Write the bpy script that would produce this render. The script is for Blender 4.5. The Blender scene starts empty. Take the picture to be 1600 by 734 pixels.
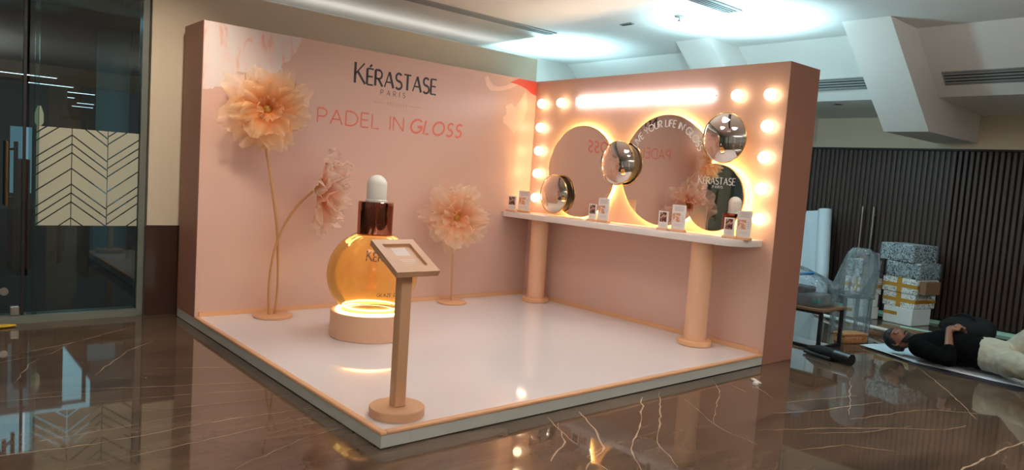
import bpy, bmesh, math, random
from mathutils import Vector, Matrix
from math import sin, cos, pi, radians, sqrt

S = bpy.context.scene
COL = S.collection

# ---------------------------------------------------------------- camera
def look(yaw, pitch, roll):
    f = Vector((cos(pitch)*cos(yaw), cos(pitch)*sin(yaw), sin(pitch)))
    r = Vector((sin(yaw), -cos(yaw), 0.0))
    u = r.cross(f)
    c, s = cos(roll), sin(roll)
    return c*r + s*u, -s*r + c*u, f
CAM = Vector((-5.4624, -6.1059, 1.4237))
cr, cu, cf = look(0.8616, -0.0814, 0.0686)
cd = bpy.data.cameras.new('camera'); cam = bpy.data.objects.new('camera', cd); COL.objects.link(cam)
cd.sensor_fit = 'HORIZONTAL'; cd.sensor_width = 36.0; cd.lens = 1121.15/1600*36.0
cd.clip_start = 0.05; cd.clip_end = 200
cam.matrix_world = Matrix(((cr.x, cu.x, -cf.x, CAM.x), (cr.y, cu.y, -cf.y, CAM.y), (cr.z, cu.z, -cf.z, CAM.z), (0, 0, 0, 1)))
S.camera = cam

# ---------------------------------------------------------------- view, world, lamps
S.view_settings.view_transform = 'Standard'; S.view_settings.look = 'None'
S.view_settings.gamma = 1.0; S.view_settings.exposure = 0.0; S.view_settings.use_curve_mapping = False
W = bpy.data.worlds.new('world'); S.world = W; W.use_nodes = True
W.node_tree.nodes['Background'].inputs[0].default_value = (1.0, 0.93, 0.84, 1); W.node_tree.nodes['Background'].inputs[1].default_value = 0.20
S.cycles.max_bounces = 10; S.cycles.diffuse_bounces = 4; S.cycles.glossy_bounces = 6; S.cycles.transmission_bounces = 8
S.cycles.transparent_max_bounces = 24; S.cycles.caustics_reflective = False; S.cycles.caustics_refractive = False
S.cycles.sample_clamp_indirect = 6.0

def lamp(kind, name, loc, power, color, aim=None, size=0.1, angle=120, blend=0.6, sizey=None):
    d = bpy.data.lights.new(name, kind); o = bpy.data.objects.new(name, d); COL.objects.link(o)
    o.location = loc; d.energy = power; d.color = color
    if kind == 'AREA':
        d.shape = 'RECTANGLE' if sizey else 'DISK'; d.size = size
        if sizey: d.size_y = sizey
    else: d.shadow_soft_size = size
    if kind == 'SPOT': d.spot_size = radians(angle); d.spot_blend = blend
    if aim is not None:
        o.rotation_euler = (Vector(aim) - Vector(loc)).to_track_quat('-Z', 'Y').to_euler()
    return o
WARM = (1.0, 0.86, 0.70); NEUT = (1.0, 0.96, 0.91); COOL = (0.52, 0.88, 1.0)
ZC = 3.12
# ceiling downlights over the stand (recessed, throwing down)
for x, y, p in ((-3.4, -1.9, 80), (-2.0, -1.3, 78), (-2.2, -2.7, 75), (-0.9, -1.9, 60)):
    lamp('SPOT', 'downlight', (x, y, ZC-0.03), p, NEUT, (x, y, 0), 0.30, 150, 0.9)
# downlights of the hall in front of the stand and beside it
for x, y, p in ((-6.5, -1.2, 60), (-8.0, -4.5, 60), (-6.0, -8.0, 12), (-1.5, -8.0, 6)):
    lamp('SPOT', 'hall_downlight', (x, y, ZC-0.03), p, WARM, (x, y, 0), 0.10, 140, 0.8)
lamp('SPOT', 'hall_downlight', (3.2, -4.6, 2.48), 55, COOL, (3.0, -4.4, 0), 0.10, 150, 0.9)
lamp('SPOT', 'hall_downlight', (1.9, -1.6, 2.95), 60, COOL, (2.3, -2.2, 0), 0.12, 150, 0.9)
# unseen upward fill lamps, added to brighten the hall's white ceiling
for x, y, p in ((-9.5, -5.0, 150), (-5.5, -8.0, 260), (-0.5, -7.0, 150)):
    lamp('AREA', 'ceiling_fill', (x, y, 2.45), p, NEUT, (x, y, 4), 0.5, sizey=3.0)
lamp('AREA', 'recess_fill', (-1.6, 1.2, 2.89), 3.5, NEUT, (-1.6, 1.2, 4), 0.1, sizey=4.0).rotation_euler = (pi, 0, pi/2)  # fill strip added above the ledge to lighten the ceiling recess
# floodlights standing behind the stand, washing the ceiling
for x, y, ax, ay, p, q in ((0.80, 0.80, 0.95, 0.75, 150, 40), (0.85, -1.94, 0.85, -1.94, 175, 50)):
    lamp('SPOT', 'floodlight', (x, y, 2.30), p, COOL, (ax, ay, 3.2), 0.08, 112, 0.7)
    lamp('POINT', 'floodlight_spill', (x, y, 2.36), q, COOL, None, 0.10)
# narrow unseen spot, added to brighten the cream pier
lamp('SPOT', 'pier_fill', (-3.95, -1.3, ZC-0.03), 190, WARM, (-3.95, .62, 1.35), 0.12, 75, 0.9)

# ---------------------------------------------------------------- materials
def newmat(name):
    m = bpy.data.materials.new(name); m.use_nodes = True
    nt = m.node_tree; nt.nodes.clear()
    out = nt.nodes.new('ShaderNodeOutputMaterial')
    return m, nt, out
def lin(c):
    return tuple(((v/255)/12.92 if v/255 <= 0.04045 else ((v/255+0.055)/1.055)**2.4) for v in c) + (1.0,)
def N(nt, t, **kw):
    n = nt.nodes.new(t)
    for k, v in kw.items():
        if k.startswith('i_'):
            n.inputs[k[2:].replace('_', ' ')].default_value = v
        else: setattr(n, k, v)
    return n
def mat(name, rgb, rough=0.5, metal=0.0, var=0.06, scale=6.0, bump=0.0, bscale=80.0, coat=0.0, spec=0.5, stretch=None, sheen=0.0, trans=0.0):
    """plain painted surface with a little procedural variation"""
    m, nt, out = newmat(name)
    p = N(nt, 'ShaderNodeBsdfPrincipled'); nt.links.new(p.outputs[0], out.inputs[0])
    p.inputs['Roughness'].default_value = rough; p.inputs['Metallic'].default_value = metal
    p.inputs['Specular IOR Level'].default_value = spec; p.inputs['Coat Weight'].default_value = coat
    p.inputs['Coat Roughness'].default_value = 0.03
    if sheen: p.inputs['Sheen Weight'].default_value = sheen
    if trans: p.inputs['Transmission Weight'].default_value = trans
    tc = N(nt, 'ShaderNodeTexCoord'); mp = N(nt, 'ShaderNodeMapping')
    nt.links.new(tc.outputs['Object'], mp.inputs[0])
    if stretch: mp.inputs['Scale'].default_value = stretch
    nz = N(nt, 'ShaderNodeTexNoise', i_Scale=scale, i_Detail=4.0); nt.links.new(mp.outputs[0], nz.inputs[0])
    c = lin(rgb)
    mx = N(nt, 'ShaderNodeMix', data_type='RGBA')
    mx.inputs[6].default_value = tuple(v*(1-var) for v in c[:3])+(1,); mx.inputs[7].default_value = tuple(min(1, v*(1+var)) for v in c[:3])+(1,)
    nt.links.new(nz.outputs[0], mx.inputs[0]); nt.links.new(mx.outputs[2], p.inputs['Base Color'])
    if bump:
        n2 = N(nt, 'ShaderNodeTexNoise', i_Scale=bscale, i_Detail=3.0); nt.links.new(mp.outputs[0], n2.inputs[0])
        b = N(nt, 'ShaderNodeBump', i_Strength=bump, i_Distance=0.01); nt.links.new(n2.outputs[0], b.inputs['Height'])
        nt.links.new(b.outputs[0], p.inputs['Normal'])
    return m
def emit(name, rgb, strength):
    m, nt, out = newmat(name)
    e = N(nt, 'ShaderNodeEmission', i_Strength=strength); e.inputs[0].default_value = tuple(rgb)+(1,)
    nt.links.new(e.outputs[0], out.inputs[0]); return m
def glassy(name, tint, refl=0.08, rough=0.0, film=0.0, filmcol=(1, 1, 1), bump=0.0, bscale=30):
    """thin see-through sheet: tinted transparency, fresnel gloss, and an optional milky film"""
    m, nt, out = newmat(name)
    t = N(nt, 'ShaderNodeBsdfTransparent'); t.inputs[0].default_value = tuple(tint)+(1,)
    g = N(nt, 'ShaderNodeBsdfGlossy'); g.inputs['Roughness'].default_value = rough; g.inputs[0].default_value = (1, 1, 1, 1)
    lw = N(nt, 'ShaderNodeLayerWeight', i_Blend=0.25)
    mul = N(nt, 'ShaderNodeMath', operation='MULTIPLY_ADD'); nt.links.new(lw.outputs['Fresnel'], mul.inputs[0])
    mul.inputs[1].default_value = 0.8; mul.inputs[2].default_value = refl*0.5
    mx = N(nt, 'ShaderNodeMixShader'); nt.links.new(mul.outputs[0], mx.inputs[0])
    base = t.outputs[0]
    if film:
        d = N(nt, 'ShaderNodeBsdfDiffuse'); d.inputs[0].default_value = tuple(filmcol)+(1,)
        tl = N(nt, 'ShaderNodeBsdfTranslucent'); tl.inputs[0].default_value = tuple(filmcol)+(1,)
        m2 = N(nt, 'ShaderNodeMixShader'); m2.inputs[0].default_value = 0.4
        nt.links.new(d.outputs[0], m2.inputs[1]); nt.links.new(tl.outputs[0], m2.inputs[2])
        m3 = N(nt, 'ShaderNodeMixShader'); m3.inputs[0].default_value = film
        nt.links.new(t.outputs[0], m3.inputs[1]); nt.links.new(m2.outputs[0], m3.inputs[2]); base = m3.outputs[0]
    nt.links.new(base, mx.inputs[1]); nt.links.new(g.outputs[0], mx.inputs[2]); nt.links.new(mx.outputs[0], out.inputs[0])
    if bump:
        nz = N(nt, 'ShaderNodeTexNoise', i_Scale=bscale, i_Detail=4.0)
        tc = N(nt, 'ShaderNodeTexCoord'); nt.links.new(tc.outputs['Object'], nz.inputs[0])
        b = N(nt, 'ShaderNodeBump', i_Strength=bump, i_Distance=0.03); nt.links.new(nz.outputs[0], b.inputs['Height'])
        nt.links.new(b.outputs[0], g.inputs['Normal']); nt.links.new(b.outputs[0], lw.inputs['Normal'])
    return m

def floor_mat():
    m, nt, out = newmat('brown_marble')
    p = N(nt, 'ShaderNodeBsdfPrincipled', i_Roughness=0.035, i_IOR=1.6); nt.links.new(p.outputs[0], out.inputs[0])
    tc = N(nt, 'ShaderNodeTexCoord'); mp = N(nt, 'ShaderNodeMapping'); nt.links.new(tc.outputs['Object'], mp.inputs[0])
    mp.inputs['Rotation'].default_value = (0, 0, radians(22)); mp.inputs['Scale'].default_value = (0.7, 2.6, 1)
    n1 = N(nt, 'ShaderNodeTexNoise', i_Scale=1.3, i_Detail=8.0, i_Roughness=0.62, i_Distortion=0.8); nt.links.new(mp.outputs[0], n1.inputs[0])
    r1 = N(nt, 'ShaderNodeValToRGB'); nt.links.new(n1.outputs[0], r1.inputs[0])
    r1.color_ramp.elements[0].position = 0.3; r1.color_ramp.elements[0].color = lin((66, 53, 43))
    r1.color_ramp.elements[1].position = 0.72; r1.color_ramp.elements[1].color = lin((110, 91, 75))
    # hairline veins: narrow band of a distorted noise
    def vein(scale, width, rot, sx, sy, col, base):
        mq = N(nt, 'ShaderNodeMapping'); nt.links.new(tc.outputs['Object'], mq.inputs[0])
        mq.inputs['Rotation'].default_value = (0, 0, radians(rot)); mq.inputs['Scale'].default_value = (sx, sy, 1)
        nv = N(nt, 'ShaderNodeTexNoise', i_Scale=scale, i_Detail=3.0, i_Roughness=0.5, i_Distortion=0.4); nt.links.new(mq.outputs[0], nv.inputs[0])
        sb = N(nt, 'ShaderNodeMath', operation='SUBTRACT'); nt.links.new(nv.outputs[0], sb.inputs[0]); sb.inputs[1].default_value = 0.5
        ab = N(nt, 'ShaderNodeMath', operation='ABSOLUTE'); nt.links.new(sb.outputs[0], ab.inputs[0])
        mr = N(nt, 'ShaderNodeMapRange'); nt.links.new(ab.outputs[0], mr.inputs[0])
        mr.inputs[1].default_value = 0; mr.inputs[2].default_value = width; mr.inputs[3].default_value = 0.22; mr.inputs[4].default_value = 0
        # broken up
        nb = N(nt, 'ShaderNodeTexNoise', i_Scale=1.1, i_Detail=2.0); nt.links.new(tc.outputs['Object'], nb.inputs[0])
        rb = N(nt, 'ShaderNodeMapRange'); nt.links.new(nb.outputs[0], rb.inputs[0]); rb.inputs[1].default_value = 0.5; rb.inputs[2].default_value = 0.66
        ml = N(nt, 'ShaderNodeMath', operation='MULTIPLY'); nt.links.new(mr.outputs[0], ml.inputs[0]); nt.links.new(rb.outputs[0], ml.inputs[1])
        mx = N(nt, 'ShaderNodeMix', data_type='RGBA'); nt.links.new(ml.outputs[0], mx.inputs[0]); nt.links.new(base, mx.inputs[6]); mx.inputs[7].default_value = col
        return mx.outputs[2]
    c = vein(0.9, 0.004, 18, 0.5, 2.4, lin((196, 170, 140)), r1.outputs[0])
    c = vein(1.6, 0.005, -30, 0.6, 1.8, lin((170, 140, 112)), c)
    nt.links.new(c, p.inputs['Base Color'])
    return m

def petal_mat(name, tip, root, alpha):
    m, nt, out = newmat(name)
    at = N(nt, 'ShaderNodeAttribute', attribute_name='along')
    rp = N(nt, 'ShaderNodeValToRGB'); nt.links.new(at.outputs['Fac'], rp.inputs[0])
    rp.color_ramp.elements[0].position = 0.08; rp.color_ramp.elements[0].color = lin(root)
    rp.color_ramp.elements[1].position = 0.95; rp.color_ramp.elements[1].color = lin(tip)
    d = N(nt, 'ShaderNodeBsdfDiffuse'); tl = N(nt, 'ShaderNodeBsdfTranslucent'); nt.links.new(rp.outputs[0], d.inputs[0]); nt.links.new(rp.outputs[0], tl.inputs[0])
    m1 = N(nt, 'ShaderNodeMixShader'); m1.inputs[0].default_value = 0.45; nt.links.new(d.outputs[0], m1.inputs[1]); nt.links.new(tl.outputs[0], m1.inputs[2])
    t = N(nt, 'ShaderNodeBsdfTransparent')
    lw = N(nt, 'ShaderNodeLayerWeight', i_Blend=0.35)
    mr = N(nt, 'ShaderNodeMapRange'); nt.links.new(lw.outputs['Facing'], mr.inputs[0]); mr.inputs[3].default_value = alpha; mr.inputs[4].default_value = 0.95
    m2 = N(nt, 'ShaderNodeMixShader'); nt.links.new(mr.outputs[0], m2.inputs[0]); nt.links.new(t.outputs[0], m2.inputs[1]); nt.links.new(m1.outputs[0], m2.inputs[2])
    nt.links.new(m2.outputs[0], out.inputs[0]); return m

def speck_mat(name, base, ink, scale, thr, rough=0.4):
    """printed scribble pattern"""
    m, nt, out = newmat(name)
    p = N(nt, 'ShaderNodeBsdfPrincipled', i_Roughness=rough); nt.links.new(p.outputs[0], out.inputs[0])
    tc = N(nt, 'ShaderNodeTexCoord')
    n1 = N(nt, 'ShaderNodeTexNoise', i_Scale=scale, i_Detail=2.0, i_Distortion=1.5); nt.links.new(tc.outputs['Object'], n1.inputs[0])
    r = N(nt, 'ShaderNodeValToRGB'); nt.links.new(n1.outputs[0], r.inputs[0])
    r.color_ramp.elements[0].position = thr; r.color_ramp.elements[0].color = lin(ink)
    r.color_ramp.elements[1].position = thr+0.05; r.color_ramp.elements[1].color = lin(base)
    nt.links.new(r.outputs[0], p.inputs['Base Color']); return m

M = {}
M['floor'] = floor_mat()
M['vein'] = mat('cream_vein', (182, 160, 136), 0.06, var=0.25, scale=9)
M['pink'] = mat('pink_satin_vinyl', (210, 173, 158), 0.31, var=0.03, scale=2, bump=0.03, bscale=180)
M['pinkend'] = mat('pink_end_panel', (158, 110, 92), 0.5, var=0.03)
M['tan'] = mat('tan_laminate', (222, 170, 128), 0.4, var=0.05, scale=3, stretch=(1, 1, 8))
M['blush'] = mat('blush_paint', (226, 178, 144), 0.38, var=0.03)
M['deck'] = mat('white_gloss_deck', (228, 222, 222), 0.06, var=0.015, spec=0.6)
M['fascia'] = mat('offwhite_fascia', (188, 190, 184), 0.5)
M['black'] = mat('black_paint', (22, 20, 22), 0.4)
M['ink'] = mat('charcoal_print', (52, 48, 52), 0.5)
M['coral'] = mat('coral_print', (220, 120, 100), 0.5)
M['rosep'] = mat('rose_print', (196, 134, 122), 0.5)
M['whitep'] = mat('white_print', (240, 236, 232), 0.5)
M['white'] = mat('white_gloss', (236, 230, 226), 0.22, var=0.02)
M['mirror'] = mat('mirror_silver', (232, 226, 222), 0.012, 1.0, var=0.005)
M['brass'] = mat('pale_brass', (214, 178, 120), 0.25, 1.0)
M['bronze'] = mat('dull_bronze', (112, 92, 72), 0.35, 1.0)
M['steel'] = mat('brushed_steel', (176, 172, 166), 0.3, 1.0, stretch=(1, 1, 20))
M['halo'] = emit('warm_led', (1.0, 0.60, 0.18), 110.0)
M['bulb'] = emit('bulb_glow', (1.0, 0.76, 0.46), 9.5)
M['neon'] = emit('white_led_letters', (1.0, 0.95, 0.98), 14.0)
M['ring'] = emit('ring_led', (1.0, 0.78, 0.42), 18.0)
M['copper'] = mat('dark_copper', (166, 100, 80), 0.07, 1.0, var=0.1, scale=3, stretch=(6, 6, 0.3))
M['rubber'] = mat('white_rubber', (230, 226, 214), 0.35)
M['ceil'] = mat('white_ceiling', (232, 230, 226), 0.85, var=0.015)
M['wallw'] = mat('cream_wall', (216, 202, 178), 0.7, var=0.02, bump=0.02)
M['wallg'] = mat('pale_grey_wall', (214, 210, 204), 0.75, var=0.02)
M['darkmarble'] = mat('dark_marble', (66, 48, 40), 0.1, var=0.3, scale=3)
M['slat'] = mat('walnut_slat', (60, 39, 29), 0.5, var=0.25, scale=5, stretch=(1, 1, 0.15))
M['slatback'] = mat('dark_backing', (30, 22, 18), 0.6)
M['vent'] = mat('vent_grey', (150, 152, 150), 0.5)
M['darkgap'] = mat('vent_dark', (30, 30, 32), 0.8)
M['frame'] = mat('grey_green_frame', (110, 116, 108), 0.35)
M['glass'] = glassy('teal_glass', (0.62, 0.76, 0.76), 0.10)
M['film'] = glassy('frosted_film', (0.7, 0.75, 0.66), 0.05, 0.1, 0.80, (0.92, 0.94, 0.76))
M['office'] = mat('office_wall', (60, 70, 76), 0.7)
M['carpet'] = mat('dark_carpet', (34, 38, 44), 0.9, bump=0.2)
M['column'] = mat('column_paint', (150, 176, 178), 0.6)
M['led'] = emit('linear_led', (0.78, 0.86, 1.0), 5.0)
M['sconce'] = emit('sconce_glow', (1.0, 0.74, 0.42), 0.6)
M['screen'] = emit('lit_pane', (0.42, 0.78, 0.95), 0.30)
M['redwood'] = mat('red_brown_wood', (96, 48, 36), 0.4)
M['skin'] = mat('brown_skin', (124, 80, 60), 0.5, var=0.08)
M['hair'] = mat('black_hair', (14, 12, 12), 0.6, bump=0.4, bscale=150)
M['tee'] = mat('black_cotton', (6, 6, 7), 0.95, spec=0.1, bump=0.2, bscale=40)
M['khaki'] = mat('khaki_cotton', (164, 162, 146), 0.85, var=0.08, scale=8, bump=0.35, bscale=22)
M['paper'] = mat('pale_blue_white_sheet', (206, 218, 226), 0.6, var=0.04, bump=0.1, bscale=10)
M['matdark'] = mat('navy_mat', (38, 40, 52), 0.7)
M['wrap'] = glassy('clear_wrap', (0.86, 0.92, 0.95), 0.10, 0.12, 0.14, (0.75, 0.85, 0.9), 0.9, 18)
M['scrib'] = speck_mat('scribble_print', (214, 220, 220), (26, 28, 34), 42, 0.46)
M['scrib2'] = speck_mat('light_scribble_print', (220, 222, 220), (60, 60, 66), 46, 0.40)
M['carton'] = mat('white_carton', (214, 216, 214), 0.6)
M['tape'] = mat('ochre_tape', (176, 128, 44), 0.35)
M['kraft'] = mat('brown_kraft', (120, 88, 62), 0.7)
M['wicker'] = speck_mat('woven_wicker', (178, 122, 74), (120, 76, 42), 60, 0.45, 0.6)
M['greyp'] = mat('grey_plastic', (120, 126, 128), 0.5)
M['clearp'] = glassy('smoky_acrylic', (0.70, 0.78, 0.80), 0.2, 0.05, 0.22, (0.5, 0.56, 0.58))
M['blue'] = mat('blue_plastic', (30, 110, 170), 0.4)
M['tealp'] = mat('teal_plastic', (40, 170, 160), 0.4)
M['red'] = mat('red_paint', (150, 36, 34), 0.4)
M['mint'] = mat('mint_strip', (170, 214, 196), 0.5)
M['blackfab'] = mat('black_fabric', (9, 9, 11), 0.9, bump=0.4, bscale=25)
M['yellow'] = mat('yellow_cloth', (206, 168, 40), 0.8)
M['photo1'] = speck_mat('small_photo_print', (208, 170, 150), (92, 44, 38), 26, 0.50)
M['photo2'] = speck_mat('soft_photo_print', (236, 214, 200), (206, 150, 124), 16, 0.48)
M['card'] = mat('white_card', (238, 232, 228), 0.5, var=0.01)
M['white_label'] = mat('pinkish_label', (222, 204, 196), 0.5)
M['kiosk'] = mat('kiosk_tan', (206, 160, 124), 0.4)
M['greyt'] = mat('grey_small_print', (168, 158, 154), 0.6)
M['petalA'] = petal_mat('organza_amber', (255, 226, 184), (246, 168, 82), 0.36)
M['petalB'] = petal_mat('organza_peach', (255, 232, 216), (250, 190, 154), 0.36)
M['petalC'] = petal_mat('organza_pale', (255, 232, 206), (246, 178, 110), 0.34)
M['button'] = mat('olive_gold_centre', (182, 134, 58), 0.8, bump=0.5, bscale=60)
M['stem'] = mat('gold_stem', (196, 146, 98), 0.4)

def amber_mat():
    m, nt, out = newmat('amber_acrylic')
    t = N(nt, 'ShaderNodeBsdfTransparent'); t.inputs[0].default_value = (1.0, 0.76, 0.36, 1)
    d = N(nt, 'ShaderNodeBsdfTranslucent'); d.inputs[0].default_value = (1.0, 0.60, 0.19, 1)
    d2 = N(nt, 'ShaderNodeBsdfDiffuse'); d2.inputs[0].default_value = (1.0, 0.64, 0.25, 1)
    a = N(nt, 'ShaderNodeMixShader'); a.inputs[0].default_value = 0.5; nt.links.new(d.outputs[0], a.inputs[1]); nt.links.new(d2.outputs[0], a.inputs[2])
    lw0 = N(nt, 'ShaderNodeLayerWeight', i_Blend=0.4)
    mr = N(nt, 'ShaderNodeMapRange'); nt.links.new(lw0.outputs['Facing'], mr.inputs[0]); mr.inputs[3].default_value = 0.42; mr.inputs[4].default_value = 0.80
    b = N(nt, 'ShaderNodeMixShader'); nt.links.new(mr.outputs[0], b.inputs[0]); nt.links.new(t.outputs[0], b.inputs[1]); nt.links.new(a.outputs[0], b.inputs[2])
    g = N(nt, 'ShaderNodeBsdfGlossy'); g.inputs['Roughness'].default_value = 0.02
    lw = N(nt, 'ShaderNodeLayerWeight', i_Blend=0.18)
    c = N(nt, 'ShaderNodeMixShader'); nt.links.new(lw.outputs['Fresnel'], c.inputs[0]); nt.links.new(b.outputs[0], c.inputs[1]); nt.links.new(g.outputs[0], c.inputs[2])
    nt.links.new(c.outputs[0], out.inputs[0]); return m
M['amber'] = amber_mat()

def print_mat():
    """pale petal photograph printed on the vinyl: streaks of pink on off-white"""
    m, nt, out = newmat('petal_photo_print')
    p = N(nt, 'ShaderNodeBsdfPrincipled', i_Roughness=0.45); nt.links.new(p.outputs[0], out.inputs[0])
    tc = N(nt, 'ShaderNodeTexCoord'); mp = N(nt, 'ShaderNodeMapping'); nt.links.new(tc.outputs['Object'], mp.inputs[0])
    mp.inputs['Rotation'].default_value = (0, radians(-35), 0); mp.inputs['Scale'].default_value = (7, 1, 2.0)
    n = N(nt, 'ShaderNodeTexNoise', i_Scale=1.8, i_Detail=6.0, i_Distortion=0.6); nt.links.new(mp.outputs[0], n.inputs[0])
    r = N(nt, 'ShaderNodeValToRGB'); nt.links.new(n.outputs[0], r.inputs[0])
    e = r.color_ramp.elements
    e[0].position = 0.30; e[0].color = lin((226, 172, 158)); e[1].position = 0.40; e[1].color = lin((226, 206, 200))
    k = e.new(0.62); k.color = lin((220, 214, 212)); k = e.new(0.75); k.color = lin((204, 198, 198))
    nt.links.new(r.outputs[0], p.inputs['Base Color']); return m
M['petalprint'] = print_mat()
M['petalpink'] = mat('pale_peach_print', (236, 196, 178), 0.45, var=0.1, scale=14)
M['petalred'] = mat('red_petal_print', (226, 88, 74), 0.45, var=0.2, scale=10)

# ---------------------------------------------------------------- mesh helpers
class MB:
    def __init__(s): s.v = []; s.f = []
    def add(s, vs, fs):
        o = len(s.v); s.v += [Vector(v) for v in vs]; s.f += [tuple(i+o for i in f) for f in fs]; return s
    def box(s, a, b, mtx=None):
        (x0, y0, z0), (x1, y1, z1) = a, b
        vs = [Vector(p) for p in ((x0,y0,z0),(x1,y0,z0),(x1,y1,z0),(x0,y1,z0),(x0,y0,z1),(x1,y0,z1),(x1,y1,z1),(x0,y1,z1))]
        if mtx is not None: vs = [mtx @ v for v in vs]
        return s.add(vs, [(3,2,1,0),(4,5,6,7),(0,1,5,4),(1,2,6,5),(2,3,7,6),(3,0,4,7)])
    def prism(s, pts, off):
        """polygon (3D points) extruded by a vector"""
        n = len(pts); off = Vector(off); p = [Vector(q) for q in pts]
        fs = [tuple(range(n))[::-1], tuple(range(n, 2*n))] + [(i, (i+1) % n, n+(i+1) % n, n+i) for i in range(n)]
        return s.add(p+[q+off for q in p], fs)
    def lathe(s, c, prof, n=32, axis=None, caps=True):
        """profile of (radius, height) about axis through c"""
        ax = Vector(axis).normalized() if axis is not None else Vector((0, 0, 1))
        e1 = ax.orthogonal().normalized() if abs(ax.z) < 0.999 else Vector((1, 0, 0)); e2 = ax.cross(e1)
        c = Vector(c); vs = []; fs = []
        for r, h in prof:
            for i in range(n):
                a = 2*pi*i/n; vs.append(c+ax*h+(e1*cos(a)+e2*sin(a))*r)
        for k in range(len(prof)-1):
            for i in range(n):
                j = (i+1) % n; fs.append((k*n+i, k*n+j, (k+1)*n+j, (k+1)*n+i))
        if caps:
            if prof[0][0] > 1e-5: fs.append(tuple(range(n))[::-1])
            if prof[-1][0] > 1e-5: fs.append(tuple((len(prof)-1)*n+i for i in range(n)))
        return s.add(vs, fs)
    def tube(s, path, r, n=8, closed=False):
        P = [Vector(p) for p in path]; m = len(P); vs = []; fs = []
        up = None
        for k in range(m):
            t = (P[(k+1) % m]-P[k-1]) if closed else (P[min(k+1, m-1)]-P[max(k-1, 0)])
            t.normalize()
            if up is None: up = t.orthogonal().normalized()
            up = (up-t*up.dot(t)).normalized(); b = t.cross(up)
            rr = r[k] if isinstance(r, (list, tuple)) else r
            for i in range(n):
                a = 2*pi*i/n; vs.append(P[k]+(up*cos(a)+b*sin(a))*rr)
        for k in range(m if closed else m-1):
            q = (k+1) % m
            for i in range(n):
                j = (i+1) % n; fs.append((k*n+i, k*n+j, q*n+j, q*n+i))
        if not closed: fs += [tuple(range(n))[::-1], tuple((m-1)*n+i for i in range(n))]
        return s.add(vs, fs)
    def ball(s, c, r, n=16, m=10, sc=(1, 1, 1)):
        c = Vector(c); vs = [c+Vector((0, 0, -r*sc[2]))]; fs = []
        for k in range(1, m):
            t = -pi/2+pi*k/m
            for i in range(n):
                a = 2*pi*i/n; vs.append(c+Vector((r*sc[0]*cos(t)*cos(a), r*sc[1]*cos(t)*sin(a), r*sc[2]*sin(t))))
        vs.append(c+Vector((0, 0, r*sc[2])))
        for i in range(n):
            fs.append((0, 1+(i+1) % n, 1+i)); fs.append((len(vs)-1, 1+(m-2)*n+i, 1+(m-2)*n+(i+1) % n))
        for k in range(m-2):
            for i in range(n):
                j = (i+1) % n; fs.append((1+k*n+i, 1+k*n+j, 1+(k+1)*n+j, 1+(k+1)*n+i))
        return s.add(vs, fs)
    def build(s, name, material, parent=None, smooth=False, bevel=0.0, segs=2):
        org = worldloc(parent)
        me = bpy.data.meshes.new(name); me.from_pydata([tuple(v-org) for v in s.v], [], s.f); me.update()
        bm = bmesh.new(); bm.from_mesh(me); bmesh.ops.recalc_face_normals(bm, faces=bm.faces)
        if bevel:
            ed = [e for e in bm.edges if len(e.link_faces) == 2 and e.calc_face_angle(0) > 0.6]
            bmesh.ops.bevel(bm, geom=ed, offset=bevel, segments=segs, profile=0.5, affect='EDGES')
        bm.to_mesh(me); bm.free()
        if smooth:
            me.shade_smooth() if smooth is True else me.shade_smooth()
            if smooth == 'auto':
                try: me.set_sharp_from_angle(angle=radians(40))
                except Exception: pass
        me.materials.append(M[material])
        o = bpy.data.objects.new(name, me); COL.objects.link(o)
        if parent is not None: o.parent = parent
        return o
def worldloc(o):
    v = Vector((0, 0, 0))
    while o is not None: v = v+o.location; o = o.parent
    return v
def thing(name, label, cat, loc, group=None):
    o = bpy.data.objects.new(name, None); COL.objects.link(o); o.location = loc; o.empty_display_size = 0.1
    return tag(o, label, cat, group)
def tag(o, label, cat, group=None):
    o['label'] = label; o['category'] = cat; o['kind'] = 'thing'
    if group: o['group'] = group
    return o
def struct(o): o['kind'] = 'structure'; return o
def kids(o): return [c for c in COL.objects if c.parent == o]
def copy_tree(o, parent=None):
    c = o.copy(); COL.objects.link(c); c.parent = parent
    for ch in kids(o): copy_tree(ch, c)
    return c

# ---------------------------------------------------------------- stroke lettering
def arc(cx, cy, rx, ry, a0, a1, n=14):
    return [(cx+rx*cos(radians(a0+(a1-a0)*i/n)), cy+ry*sin(radians(a0+(a1-a0)*i/n))) for i in range(n+1)]
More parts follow.
